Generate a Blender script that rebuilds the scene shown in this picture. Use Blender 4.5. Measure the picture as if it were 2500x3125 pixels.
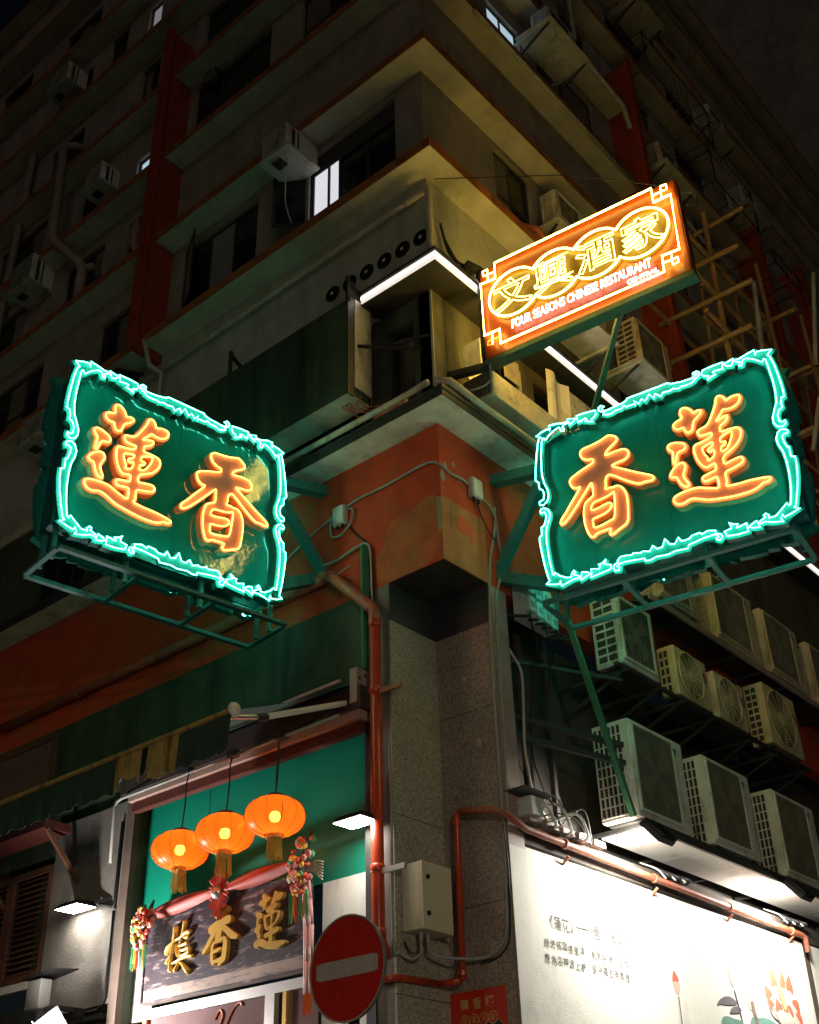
import bpy, math, random
from math import pi, sin, cos, radians
from mathutils import Vector, Matrix
from mathutils.geometry import tessellate_polygon
random.seed(7)
SC = bpy.context.scene
for _o in list(bpy.data.objects):
    bpy.data.objects.remove(_o)
COL = SC.collection

# ------------------------------------------------------------------ camera, world, exposure
cam_d = bpy.data.cameras.new("camera")
cam = bpy.data.objects.new("camera", cam_d)
COL.objects.link(cam)
SC.camera = cam
_yaw, _pit, _rol = radians(-39.791), radians(32.0722), radians(-1.743)
_fw = Vector((sin(_yaw) * cos(_pit), cos(_yaw) * cos(_pit), sin(_pit)))
_r = Vector((cos(_yaw), -sin(_yaw), 0))
_u = _r.cross(_fw)
_r2 = cos(_rol) * _r + sin(_rol) * _u
_u2 = cos(_rol) * _u - sin(_rol) * _r
cam.matrix_world = Matrix(((_r2.x, _u2.x, -_fw.x, 7.997), (_r2.y, _u2.y, -_fw.y, -10.25),
                           (_r2.z, _u2.z, -_fw.z, 1.6), (0, 0, 0, 1)))
cam_d.sensor_fit = 'VERTICAL'
cam_d.sensor_height = 36
cam_d.lens = 41.778
cam_d.clip_end = 400

W = bpy.data.worlds.new("World")
SC.world = W
W.use_nodes = True
_nt = W.node_tree
_bg = _nt.nodes["Background"]
_sky = _nt.nodes.new("ShaderNodeTexSky")
_sky.sky_type = 'NISHITA'
_sky.sun_disc = False
_sky.sun_elevation = radians(12)
_sky.sun_rotation = radians(139)
_nt.links.new(_sky.outputs[0], _bg.inputs[0])
_bg.inputs[1].default_value = 0.0009
_sd = bpy.data.lights.new("city_glow", 'SUN')  # weak sun added to fill the walls, standing in for city glow
_sd.energy = 0.07; _sd.angle = radians(35); _sd.color = (1.0, .86, .72)
_so = bpy.data.objects.new("city_glow", _sd)
COL.objects.link(_so)
_so.rotation_euler = (Vector((-.62, .72, -.20))).to_track_quat('-Z', 'Y').to_euler()
SC.view_settings.view_transform = 'Standard'
SC.view_settings.look = 'None'
SC.view_settings.exposure = 0.3
SC.view_settings.gamma = 1.0
SC.cycles.use_denoising = True
SC.cycles.max_bounces = 6
SC.cycles.transparent_max_bounces = 8
SC.cycles.sample_clamp_indirect = 4.0

# ------------------------------------------------------------------ materials
def _bs(m):
    m.use_nodes = True
    return m.node_tree, m.node_tree.nodes["Principled BSDF"]

def mat(name, col, rough=0.7, metal=0.0, var=0.22, scale=2.5, bump=0.12, bscale=35.0, stain=None, sam=0.4,
        sscale=(3, 3, .5), spec=0.4):
    m = bpy.data.materials.new(name)
    nt, b = _bs(m)
    N, Lk = nt.nodes, nt.links
    tc = N.new("ShaderNodeTexCoord")
    n1 = N.new("ShaderNodeTexNoise"); n1.inputs["Scale"].default_value = scale; n1.inputs["Detail"].default_value = 7
    n1.inputs["Roughness"].default_value = .65
    Lk.new(tc.outputs["Object"], n1.inputs["Vector"])
    rp = N.new("ShaderNodeValToRGB")
    c = Vector(col)
    lo = [max(0, v * (1 - var)) for v in c]; hi = [min(1, v * (1 + var)) for v in c]
    rp.color_ramp.elements[0].position = .3; rp.color_ramp.elements[1].position = .7
    rp.color_ramp.elements[0].color = (*lo, 1); rp.color_ramp.elements[1].color = (*hi, 1)
    Lk.new(n1.outputs["Fac"], rp.inputs[0])
    out = rp.outputs[0]
    if stain:
        mp = N.new("ShaderNodeMapping"); mp.inputs["Scale"].default_value = sscale
        Lk.new(tc.outputs["Object"], mp.inputs[0])
        n2 = N.new("ShaderNodeTexNoise"); n2.inputs["Scale"].default_value = 1.0; n2.inputs["Detail"].default_value = 8
        n2.inputs["Roughness"].default_value = .7
        Lk.new(mp.outputs[0], n2.inputs["Vector"])
        r2 = N.new("ShaderNodeValToRGB")
        r2.color_ramp.elements[0].position = .62 - sam * .3; r2.color_ramp.elements[1].position = .72 - sam * .1
        Lk.new(n2.outputs["Fac"], r2.inputs[0])
        mx = N.new("ShaderNodeMixRGB"); mx.inputs[2].default_value = (*stain, 1)
        Lk.new(r2.outputs[0], mx.inputs[0]); Lk.new(out, mx.inputs[1])
        out = mx.outputs[0]
    Lk.new(out, b.inputs["Base Color"])
    b.inputs["Roughness"].default_value = rough
    b.inputs["Metallic"].default_value = metal
    b.inputs["Specular IOR Level"].default_value = spec
    if bump:
        n3 = N.new("ShaderNodeTexNoise"); n3.inputs["Scale"].default_value = bscale; n3.inputs["Detail"].default_value = 5
        Lk.new(tc.outputs["Object"], n3.inputs["Vector"])
        bp = N.new("ShaderNodeBump"); bp.inputs["Strength"].default_value = bump; bp.inputs["Distance"].default_value = .02
        Lk.new(n3.outputs["Fac"], bp.inputs["Height"]); Lk.new(bp.outputs[0], b.inputs["Normal"])
    return m

def emit(name, col, s):
    m = bpy.data.materials.new(name)
    nt, b = _bs(m)
    b.inputs["Base Color"].default_value = (*[min(.8, v) for v in col], 1)
    b.inputs["Emission Color"].default_value = (*col, 1)
    b.inputs["Emission Strength"].default_value = s
    b.inputs["Roughness"].default_value = .3
    return m

def granite(name, col, scale=55):
    m = mat(name, col, rough=.55, var=.1, scale=1.2, bump=.05, bscale=80)
    nt = m.node_tree; N, Lk = nt.nodes, nt.links
    b = N["Principled BSDF"]
    src = b.inputs["Base Color"].links[0].from_socket
    tc = [n for n in N if n.type == 'TEX_COORD'][0]
    nz = N.new("ShaderNodeTexNoise"); nz.inputs["Scale"].default_value = scale; nz.inputs["Detail"].default_value = 3
    nz.inputs["Roughness"].default_value = .8
    Lk.new(tc.outputs["Object"], nz.inputs["Vector"])
    r = N.new("ShaderNodeValToRGB")
    e = r.color_ramp.elements
    e[0].position = .36; e[0].color = (.26, .24, .22, 1)
    e[1].position = .62; e[1].color = (1.25, 1.2, 1.1, 1)
    Lk.new(nz.outputs["Fac"], r.inputs[0])
    mx = N.new("ShaderNodeMixRGB"); mx.blend_type = 'MULTIPLY'; mx.inputs[0].default_value = 1
    Lk.new(src, mx.inputs[1]); Lk.new(r.outputs[0], mx.inputs[2]); Lk.new(mx.outputs[0], b.inputs["Base Color"])
    return m

M = {}
M['wall'] = mat('painted_wall', (.31, .265, .22), .85, var=.3, scale=1.1, bump=.25, bscale=22, stain=(.20, .165, .135), sam=.35, sscale=(1.6, 1.6, .4))
M['wall_low'] = mat('pale_render', (.42, .42, .34), .8, var=.2, bump=.2, bscale=25, stain=(.30, .29, .22), sam=.4, sscale=(1.8, 1.8, .5))
M['soffit'] = mat('soffit_paint', (.54, .50, .38), .8, var=.18, bump=.15, stain=(.40, .36, .26), sam=.35, sscale=(1.2, 1.2, 1.2))
M['curtain'] = mat('drawn_curtain', (.16, .13, .10), .8, var=.4, scale=9)
M['curtain2'] = mat('pale_blind', (.22, .22, .22), .7, var=.2)
M['paper'] = mat('paper_scrap', (.45, .42, .36), .8, var=.2)
M['soffit2'] = mat('canopy_soffit_paint', (.66, .70, .62), .85, bump=.35, bscale=120, stain=(.35, .35, .28), sam=.3, sscale=(2, 2, 2))
M['edge'] = mat('orange_edge_paint', (.36, .125, .03), .7, var=.3, stain=(.14, .05, .02), sam=.5, sscale=(4, 4, 4))
M['fin'] = mat('red_orange_paint', (.36, .048, .014), .65, var=.2, stain=(.25, .03, .01), sam=.35, sscale=(3, 3, .6))
M['beam'] = mat('beam_red_orange', (.46, .052, .012), .8, var=.25, bump=.25, bscale=60, stain=(.30, .12, .045), sam=.35, sscale=(.9, .9, .9))
M['boxtan'] = mat('worn_tan_render', (.38, .165, .06), .85, var=.3, bump=.3, bscale=50, stain=(.42, .10, .03), sam=.3, sscale=(1.1, 1.1, .8))
M['boxtan2'] = mat('faded_render', (.42, .105, .032), .85, var=.3, bump=.3, bscale=50, stain=(.36, .16, .06), sam=.5, sscale=(1.4, 1.4, 1.1))
M['chip'] = mat('bare_cement', (.30, .28, .2), .9, bump=.3)
M['patch'] = mat('fresh_orange_patch', (.55, .10, .025), .8)
M['dark_green_wall'] = mat('dark_green_render', (.045, .065, .035), .75, var=.35, bump=.2, bscale=30, stain=(.02, .03, .02), sam=.5, sscale=(2, 2, .2))
M['green_board'] = mat('green_shop_panel', (.0, .20, .125), .5, var=.06, bump=.02, bscale=4)
M['corner_wall'] = mat('sooty_green_render', (.075, .08, .055), .85, var=.3, bump=.2, stain=(.03, .035, .025), sam=.5, sscale=(2, 2, .6))  # left face of the corner wall, darker than the olive right face
M['corner_wall_r'] = mat('olive_render', (.105, .095, .06), .85, var=.25, bump=.2, stain=(.05, .045, .03), sam=.5, sscale=(2, 2, .5))
M['dull_red'] = mat('dull_red_steel', (.075, .014, .008), .7)
M['rim_dark'] = mat('sign_rim', (.16, .15, .14), .4, metal=.4)
M['brown'] = mat('brown_lintel', (.032, .022, .02), .6, var=.3, stain=(.06, .03, .03), sam=.4, sscale=(1, 1, 1))
M['lintel_pale'] = mat('pale_lintel_soffit', (.34, .23, .19), .7)
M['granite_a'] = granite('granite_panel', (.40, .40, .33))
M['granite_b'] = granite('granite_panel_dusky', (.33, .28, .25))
M['plaster'] = mat('rough_plaster', (.16, .145, .125), .9, bump=.5, bscale=45, stain=(.10, .09, .075), sam=.35, sscale=(2, 2, 1))
M['pillar'] = mat('grey_brown_pillar', (.10, .072, .055), .8, bump=.2)
M['white_panel'] = mat('white_panel', (.72, .72, .66), .5, var=.05, stain=(.5, .5, .42), sam=.15, sscale=(3, 3, .5))
M['mural'] = mat('mural_wall', (.79, .775, .70), .75, var=.06, scale=.8, bump=.3, bscale=60, stain=(.58, .60, .54), sam=.3, sscale=(.9, .9, .9))
M['pipe_red'] = mat('red_pipe_paint', (.46, .05, .015), .3, var=.2, stain=(.2, .025, .01), sam=.3, sscale=(5, 5, 1.5), spec=.5, bump=.06)
M['pipe_rust'] = mat('worn_red_pipe', (.36, .085, .04), .55, var=.3, stain=(.30, .18, .12), sam=.5, sscale=(6, 6, 6), bump=.1)
M['pipe_pale'] = mat('pale_drain_pipe', (.45, .42, .33), .6, stain=(.25, .22, .16), sam=.3, sscale=(4, 4, 2))
M['pipe_dim'] = mat('pinkish_drain_pipe', (.34, .25, .22), .6)
M['glass'] = mat('dark_window_glass', (.012, .014, .016), .12, var=.2, bump=.0, spec=.5)
M['shopglass'] = mat('shop_glass', (.20, .13, .13), .1, var=.2, scale=1, bump=.0, spec=.6)
M['frame'] = mat('dark_window_frame', (.04, .04, .04), .5)
M['alu'] = mat('aluminium', (.6, .58, .56), .35, metal=.7, var=.1, bump=.02)
M['steel_dark'] = mat('dark_steel', (.035, .035, .03), .55, var=.4, bump=.08)
M['steel_teal'] = mat('teal_painted_steel', (.04, .25, .215), .5, var=.25, bump=.08, stain=(.05, .06, .05), sam=.3, sscale=(5, 5, 5))
M['steel_green'] = mat('green_painted_steel', (.05, .20, .10), .5, var=.25, bump=.08)
M['steel_dim'] = mat('weathered_green_steel', (.03, .085, .06), .55, var=.3, bump=.08)  # darker version of the green steel, for the orange sign's rail and strut
M['sign_green'] = mat('green_sign_sheet', (.007, .34, .28), .28, var=.10, bump=.10, bscale=1.6, spec=.5, stain=(.005, .20, .165), sam=.35, sscale=(5, 5, .7))
M['sign_gloss'] = mat('wrinkled_green_sheet', (.007, .33, .27), .07, var=.07, bump=.55, bscale=2.2, spec=.8)
M['sign_side'] = mat('teal_sign_side', (.01, .13, .14), .45, var=.2)
M['sign_trim'] = mat('teal_border_board', (.006, .19, .16), .5, var=.08, bump=.02)
M['letter_face'] = mat('letter_face', (.52, .38, .32), .6, var=.08, bump=.03)
M['letter_side'] = mat('letter_side', (.60, .34, .18), .6, var=.08, bump=.03)
M['neon_teal'] = emit('neon_teal', (.10, 1.0, .68), 12.0)
M['neon_orange'] = emit('neon_orange', (1.0, .28, .045), 9.5)
M['neon_yellow'] = emit('neon_yellow', (1.0, .72, .12), 20.0)
M['neon_char'] = emit('neon_character', (1.0, .72, .13), 9.0)
M['neon_back'] = emit('neon_yellow_back', (1.0, .68, .12), 40.0)
M['neon_dim'] = emit('neon_dim', (1.0, .42, .03), 1.1)
M['neon_pink'] = emit('neon_pink', (1.0, .66, .70), 10.0)
M['fs_face'] = mat('orange_sign_face', (.24, .036, .0008), .4, var=.08, bump=.03, bscale=3)
M['fs_disc'] = mat('yellow_sign_disc', (.105, .062, .0008), .4, var=.08, bump=.02)
M['fs_side'] = mat('red_sign_side', (.30, .05, .015), .5)
M['led'] = emit('led_diffuser', (1.0, .86, .76), .72)
M['led_line'] = emit('led_line', (1.0, .90, .80), 8.0)
M['flood_face'] = emit('flood_led', (1.0, .95, .86), 45.0)
M['flood_face2'] = emit('flood_led_mural', (1.0, .95, .86), 720.0)
M['flood_face3'] = emit('flood_led_board', (1.0, .93, .90), 800.0)
M['bulb'] = emit('lantern_bulb', (1.0, .70, .38), 44.0)
M['litwin'] = emit('lit_window', (.92, .93, 1.0), .6)
M['street_lamp_glow'] = emit('street_lamp_glow', (1.0, .84, .66), 2700.0)
M['street_lamp_glow2'] = emit('street_lamp_glow_warm', (1.0, .72, .42), 750.0)
M['litwin_dim'] = emit('lit_window_dim', (.75, .75, .85), .16)
M['litwin_cool'] = emit('lit_window_cool', (.62, .85, 1.0), .5)
M['ac'] = mat('ac_casing', (.66, .64, .54), .5, var=.12, stain=(.33, .29, .2), sam=.35, sscale=(4, 4, 1.5), bump=.03)
M['ac_cream'] = mat('ac_casing_cream', (.58, .49, .27), .5, var=.12, stain=(.34, .28, .17), sam=.35, sscale=(4, 4, 1.5), bump=.03)
M['ac_dark'] = mat('ac_coil', (.045, .04, .03), .6, var=.3)
M['ac_tray'] = mat('ac_tray', (.48, .46, .38), .5, var=.2, stain=(.25, .22, .16), sam=.4, sscale=(3, 3, 3))
M['grille'] = mat('ac_grille_wire', (.30, .27, .2), .5)
M['fanplastic'] = mat('fan_blade', (.16, .14, .1), .5)
for _i, _c in enumerate(((.66, .64, .56), (.58, .55, .46), (.62, .54, .34))): M['ac%d' % _i] = mat('ac_casing_worn', _c, .5, var=.16, scale=3 + _i, stain=(.30, .20, .11), sam=.36 + .08 * _i, sscale=(5, 5, 1.2), bump=.04)
M['badge_blue'] = mat('badge_blue', (.03, .06, .25), .4, bump=0)
M['badge_red'] = mat('badge_red', (.5, .05, .03), .4, bump=0)
M['badge_teal'] = mat('badge_teal', (.02, .25, .35), .4, bump=0)
M['shelf'] = mat('shelf_panel', (.76, .74, .67), .5, var=.08, stain=(.42, .38, .28), sam=.25, sscale=(2, 2, 2))
M['recess'] = mat('sooty_recess_wall', (.055, .045, .038), .9, var=.4, bump=.2)  # dark, unevenly toned base
M['cable_grey'] = mat('grey_cable', (.28, .29, .26), .5, bump=0)
M['cable_black'] = mat('black_cable', (.015, .015, .015), .5, bump=0)
M['cable_white'] = mat('white_cable', (.6, .6, .55), .5, bump=0)
M['jbox'] = mat('pale_junction_box', (.55, .6, .55), .5, bump=0)
M['elbox'] = mat('cream_metal_box', (.62, .56, .40), .35, var=.04, bump=.01)
M['black'] = mat('black_plastic', (.012, .012, .012), .6, spec=.2)
M['coin'] = mat('black_coin', (.010, .010, .009), .9, spec=.05, bump=.05)
M['bamboo'] = mat('bamboo', (.42, .25, .09), .55, var=.3, scale=6, stain=(.25, .13, .05), sam=.3, sscale=(6, 6, 6))
M['board'] = mat('black_lacquer_board', (.035, .026, .034), .45, var=.35, bump=.15, stain=(.34, .26, .24), sam=.30, sscale=(3, 3, 14))
M['board_worn'] = mat('worn_board_strip', (.30, .22, .18), .6, stain=(.05, .04, .05), sam=.45, sscale=(2, 2, 12))
M['gold'] = mat('gold_leaf', (.78, .50, .13), .32, metal=.45, var=.15, bump=.05)
M['cloth'] = mat('red_satin', (.42, .09, .075), .6, var=.2, bump=.1, bscale=12)
M['cloth_pink'] = mat('pink_satin', (.66, .36, .33), .45, var=.1)
M['tassel'] = mat('gold_tassel', (.50, .36, .07), .5, var=.3)
M['awning'] = mat('dark_green_canvas', (.025, .075, .065), .8, var=.2, bump=.15)
M['valance'] = mat('green_valance', (.02, .045, .03), .8, var=.2, bump=.15)
M['valance_worn'] = mat('worn_valance', (.36, .24, .07), .7, stain=(.06, .04, .015), sam=.45, sscale=(6, 6, 1), bump=.2)  # yellow light through the torn cloth is put into this colour
M['shutter'] = mat('brown_shutter', (.11, .05, .028), .6, var=.3)
M['sign_red'] = mat('red_sign_film', (.30, .010, .006), .65, var=.16, scale=30, bump=.02, stain=(.18, .008, .005), sam=.3, sscale=(9, 9, 2.5), spec=.12)
M['sign_grey'] = mat('grey_sign_bar', (.26, .235, .21), .65, var=.1, scale=20, bump=.02, stain=(.24, .21, .18), sam=.35, sscale=(9, 9, 3))
M['poster_red'] = mat('poster_red', (.55, .03, .012), .45, var=.05, bump=0)
M['poster_gold'] = mat('poster_gold', (.55, .36, .12), .5, var=.05, bump=0)
M['poster_black'] = mat('poster_black', (.015, .012, .012), .45, var=.05, bump=0)
M['ink'] = mat('mural_ink', (.14, .135, .13), .8, var=.15, bump=0)
M['ink_dark'] = mat('mural_ink_dark', (.10, .098, .10), .8, var=.15, bump=0)
M['petal'] = mat('mural_petal', (.60, .42, .36), .8, var=.06, bump=0)
M['petal_red'] = mat('mural_petal_tip', (.56, .11, .06), .8, var=.12, bump=0)
M['leaf'] = mat('mural_leaf', (.13, .27, .22), .8, var=.25, scale=6, bump=0)
M['seedpod'] = mat('mural_seedpod', (.30, .32, .14), .8, var=.15, bump=0)
M['mushroom'] = mat('mural_grey_leaf', (.13, .11, .125), .8, var=.25, scale=8, bump=0)
M['asphalt'] = mat('asphalt', (.085, .08, .075), .85, var=.3, bump=.3)
M['paving'] = mat('paving', (.30, .28, .25), .85, var=.15, bump=.2)
M['roll'] = mat('white_plastic', (.7, .68, .62), .5, var=.05)
M['orange_post'] = mat('orange_post', (.65, .15, .03), .5)
for _k, _c in (('f_red', (.55, .06, .04)), ('f_yel', (.7, .42, .06)), ('f_pink', (.7, .3, .25)), ('f_green', (.05, .3, .14)), ('f_white', (.7, .65, .5))):
    M[_k] = mat('garland_' + _k[2:], _c, .5, bump=0)

def lantern_mat():
    m = bpy.data.materials.new('lantern_paper')
    m.use_nodes = True
    nt = m.node_tree; N, Lk = nt.nodes, nt.links
    N.remove(N["Principled BSDF"])
    out = N["Material Output"]
    tr = N.new("ShaderNodeBsdfTranslucent"); tr.inputs[0].default_value = (.97, .23, .018, 1)
    df = N.new("ShaderNodeBsdfPrincipled"); df.inputs["Base Color"].default_value = (.75, .15, .015, 1); df.inputs["Roughness"].default_value = .35
    tp = N.new("ShaderNodeBsdfTransparent"); tp.inputs[0].default_value = (1, .45, .08, 1)
    m1 = N.new("ShaderNodeMixShader"); m1.inputs[0].default_value = .35
    m2 = N.new("ShaderNodeMixShader"); m2.inputs[0].default_value = .14
    Lk.new(tr.outputs[0], m1.inputs[1]); Lk.new(df.outputs[0], m1.inputs[2])
    Lk.new(m1.outputs[0], m2.inputs[1]); Lk.new(tp.outputs[0], m2.inputs[2])
    Lk.new(m2.outputs[0], out.inputs[0])
    return m
M['lantern'] = lantern_mat()

# ------------------------------------------------------------------ builders
WM = {}

def thing(name, label, cat, loc=(0, 0, 0), rz=0.0, group=None):
    o = bpy.data.objects.new(name, None)
    COL.objects.link(o)
    o.location = loc; o.rotation_euler = (0, 0, rz)
    o.empty_display_size = .2
    WM[o] = Matrix.Translation(Vector(loc)) @ Matrix.Rotation(rz, 4, 'Z')
    o["label"] = label; o["category"] = cat
    if group: o["group"] = group
    return o

def tag(o, label, cat, group=None):
    o["label"] = label; o["category"] = cat
    if group: o["group"] = group
    return o

def fill2d(loops):
    # robust even-odd fill of outlines with holes, through a filled 2D curve
    c = bpy.data.curves.new('f', 'CURVE'); c.dimensions = '2D'; c.fill_mode = 'FRONT'
    for l in loops:
        sp = c.splines.new('POLY'); sp.points.add(len(l) - 1); sp.use_cyclic_u = True
        for p, q in zip(sp.points, l): p.co = (q[0], q[1], 0, 1)
    o = bpy.data.objects.new('f', c); COL.objects.link(o)
    dg = bpy.context.evaluated_depsgraph_get(); dg.update()
    me = bpy.data.meshes.new_from_object(o.evaluated_get(dg))
    key = {}; idx = []
    for v in me.vertices: idx.append(key.setdefault((round(v.co.x, 5), round(v.co.y, 5)), len(key)))
    fs = [tuple(idx[i] for i in p.vertices) for p in me.polygons]
    vs = list(key.keys())
    bpy.data.objects.remove(o); bpy.data.curves.remove(c); bpy.data.meshes.remove(me)
    return vs, [f for f in fs if len(set(f)) == len(f)]

class MB:
    def __init__(s):
        s.v = []; s.f = []
    def add(s, vs, fs):
        k = len(s.v); s.v += [tuple(v) for v in vs]; s.f += [tuple(i + k for i in f) for f in fs]; return s
    def box(s, x0, x1, y0, y1, z0, z1):
        return s.add([(x0, y0, z0), (x1, y0, z0), (x1, y1, z0), (x0, y1, z0), (x0, y0, z1), (x1, y0, z1), (x1, y1, z1), (x0, y1, z1)],
                     [(0, 3, 2, 1), (4, 5, 6, 7), (0, 1, 5, 4), (1, 2, 6, 5), (2, 3, 7, 6), (3, 0, 4, 7)])
    def bevbox(s, x0, x1, y0, y1, z0, z1, b=.01):
        # box with chamfered vertical and horizontal edges (two stacked rings + caps)
        def ring(z, d):
            a, c, e, g = x0 + d, x1 - d, y0 + d, y1 - d
            return [(a + b, e, z), (c - b, e, z), (c, e + b, z), (c, g - b, z), (c - b, g, z), (a + b, g, z), (a, g - b, z), (a, e + b, z)]
        rs = [ring(z0, b), ring(z0 + b, 0), ring(z1 - b, 0), ring(z1, b)]
        vs = [p for r in rs for p in r]
        fs = []
        for k in range(3):
            for i in range(8):
                j = (i + 1) % 8
                fs.append((k * 8 + i, k * 8 + j, k * 8 + 8 + j, k * 8 + 8 + i))
        fs.append(tuple(range(7, -1, -1))); fs.append(tuple(range(24, 32)))
        return s.add(vs, fs)
    def beam(s, a, b, w, h=None):
        # rectangular bar between two points
        a = Vector(a); b = Vector(b); h = h or w
        d = (b - a).normalized()
        r = d.cross(Vector((0, 0, 1)))
        if r.length < 1e-4: r = Vector((1, 0, 0))
        r.normalize(); u = r.cross(d)
        q = [(-w / 2, -h / 2), (w / 2, -h / 2), (w / 2, h / 2), (-w / 2, h / 2)]
        vs = [a + r * i + u * j for i, j in q] + [b + r * i + u * j for i, j in q]
        return s.add(vs, [(3, 2, 1, 0), (4, 5, 6, 7), (0, 1, 5, 4), (1, 2, 6, 5), (2, 3, 7, 6), (3, 0, 4, 7)])
    def angle(s, a, b, w=.05, t=.008):
        s.beam(a, b, w, t); a = Vector(a); b = Vector(b)
        return s.beam(a + Vector((0, 0, w / 2)), b + Vector((0, 0, w / 2)), t, w)
    def tube(s, pts, r, n=8, closed=False, caps=True):
        P = [Vector(p) for p in pts]
        m = len(P)
        if m < 2: return s
        rr = r if isinstance(r, (list, tuple)) else [r] * m
        T = []
        for i in range(m):
            if closed: d = (P[(i + 1) % m] - P[i]).normalized() + (P[i] - P[i - 1]).normalized()
            elif i == 0: d = P[1] - P[0]
            elif i == m - 1: d = P[-1] - P[-2]
            else: d = (P[i + 1] - P[i]).normalized() + (P[i] - P[i - 1]).normalized()
            if d.length < 1e-6: d = P[i] - P[i - 1]
            T.append(d.normalized())
        up = Vector((0, 0, 1)) if abs(T[0].z) < .9 else Vector((1, 0, 0))
        nrm = (up - T[0] * up.dot(T[0])).normalized()
        vs = []
        for i in range(m):
            nrm = nrm - T[i] * nrm.dot(T[i])
            if nrm.length < 1e-5: nrm = T[i].orthogonal()
            nrm.normalize(); bi = T[i].cross(nrm)
            for k in range(n):
                a = 2 * pi * k / n
                vs.append(P[i] + (nrm * cos(a) + bi * sin(a)) * rr[i])
        fs = []
        for i in range(m if closed else m - 1):
            j = (i + 1) % m
            for k in range(n):
                l = (k + 1) % n
                fs.append((i * n + k, i * n + l, j * n + l, j * n + k))
        if not closed and caps:
            fs.append(tuple(range(n - 1, -1, -1))); fs.append(tuple((m - 1) * n + k for k in range(n)))
        return s.add(vs, fs)
    def lathe(s, prof, c=(0, 0, 0), n=20, ax='z', caps=True):
        vs = []; c = Vector(c)
        for r, h in prof:
            for k in range(n):
                a = 2 * pi * k / n
                p = (r * cos(a), r * sin(a), h)
                if ax == 'x': p = (h, r * cos(a), r * sin(a))
                if ax == 'y': p = (r * sin(a), h, r * cos(a))
                vs.append(c + Vector(p))
        fs = []
        for i in range(len(prof) - 1):
            for k in range(n):
                l = (k + 1) % n
                fs.append((i * n + k, i * n + l, i * n + n + l, i * n + n + k))
        if caps:
            fs.append(tuple(range(n - 1, -1, -1))); fs.append(tuple((len(prof) - 1) * n + k for k in range(n)))
        return s.add(vs, fs)
    def prism(s, loops, f, w0, w1):
        # loops: outline + holes as (u,v); f(u,v,w)->3d ; closed solid between w0 and w1
        if len(loops) > 1 or len(loops[0]) > 30:
            fv, ff = fill2d(loops)
            s.add([f(p[0], p[1], w0) for p in fv], ff); s.add([f(p[0], p[1], w1) for p in fv], [t[::-1] for t in ff])
            for l in loops:
                m = len(l)
                s.add([f(p[0], p[1], w0) for p in l] + [f(p[0], p[1], w1) for p in l], [(i, (i + 1) % m, m + (i + 1) % m, m + i) for i in range(m)])
            return s
        L3 = [[Vector((p[0], p[1], 0)) for p in l] for l in loops]
        tris = tessellate_polygon(L3)
        flat = [p for l in loops for p in l]
        n = len(flat)
        vs = [f(p[0], p[1], w0) for p in flat] + [f(p[0], p[1], w1) for p in flat]
        fs = [tuple(t) for t in tris] + [tuple(i + n for i in reversed(t)) for t in tris]
        k = 0
        for l in loops:
            m = len(l)
            for i in range(m):
                j = (i + 1) % m
                fs.append((k + i, k + j, n + k + j, n + k + i))
            k += m
        return s.add(vs, fs)
    def face(s, loops, f, w):
        vs, fs = fill2d(loops)
        return s.add([f(p[0], p[1], w) for p in vs], fs)
    def build(s, name, m, parent=None, local=False, smooth=False, kind=None):
        me = bpy.data.meshes.new(name)
        vs = s.v
        if parent is not None and not local and parent in WM:
            iv = WM[parent].inverted()
            vs = [iv @ Vector(v) for v in vs]
        me.from_pydata([tuple(v) for v in vs], [], s.f)
        me.update()
        if smooth:
            for p in me.polygons: p.use_smooth = True
        me.materials.append(M[m] if isinstance(m, str) else m)
        o = bpy.data.objects.new(name, me)
        COL.objects.link(o)
        if parent is not None:
            o.parent = parent
            if parent in WM: WM[o] = WM[parent]
        if kind: o["kind"] = kind
        return o

def fixn(o):
    import bmesh
    bm = bmesh.new(); bm.from_mesh(o.data)
    bmesh.ops.remove_doubles(bm, verts=bm.verts, dist=.00005)
    bmesh.ops.recalc_face_normals(bm, faces=bm.faces)
    bm.to_mesh(o.data); bm.free()
    return o

def chaikin(P, it=1, q=.25):
    for _ in range(it):
        o = []
        n = len(P)
        for i in range(n):
            a, b = P[i], P[(i + 1) % n]
            o.append((a[0] * (1 - q) + b[0] * q, a[1] * (1 - q) + b[1] * q))
            o.append((a[0] * q + b[0] * (1 - q), a[1] * q + b[1] * (1 - q)))
        P = o
    return P

def area(P):
    return sum(P[i - 1][0] * P[i][1] - P[i][0] * P[i - 1][1] for i in range(len(P))) / 2

def offset(P, d):
    # outward offset of a closed outline by d (positive grows it), mitre-limited
    if area(P) < 0: P = P[::-1]
    n = len(P); o = []
    for i in range(n):
        a, b, c = Vector(P[i - 1]), Vector(P[i]), Vector(P[(i + 1) % n])
        e1 = (b - a); e2 = (c - b)
        if e1.length < 1e-6 or e2.length < 1e-6: o.append(tuple(b)); continue
        n1 = Vector((e1.y, -e1.x)).normalized(); n2 = Vector((e2.y, -e2.x)).normalized()
        m = n1 + n2
        if m.length < .3: m = n1
        m.normalize()
        k = 1 / max(.6, m.dot(n1))
        o.append(tuple(b + m * d * k))
    return o

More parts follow.
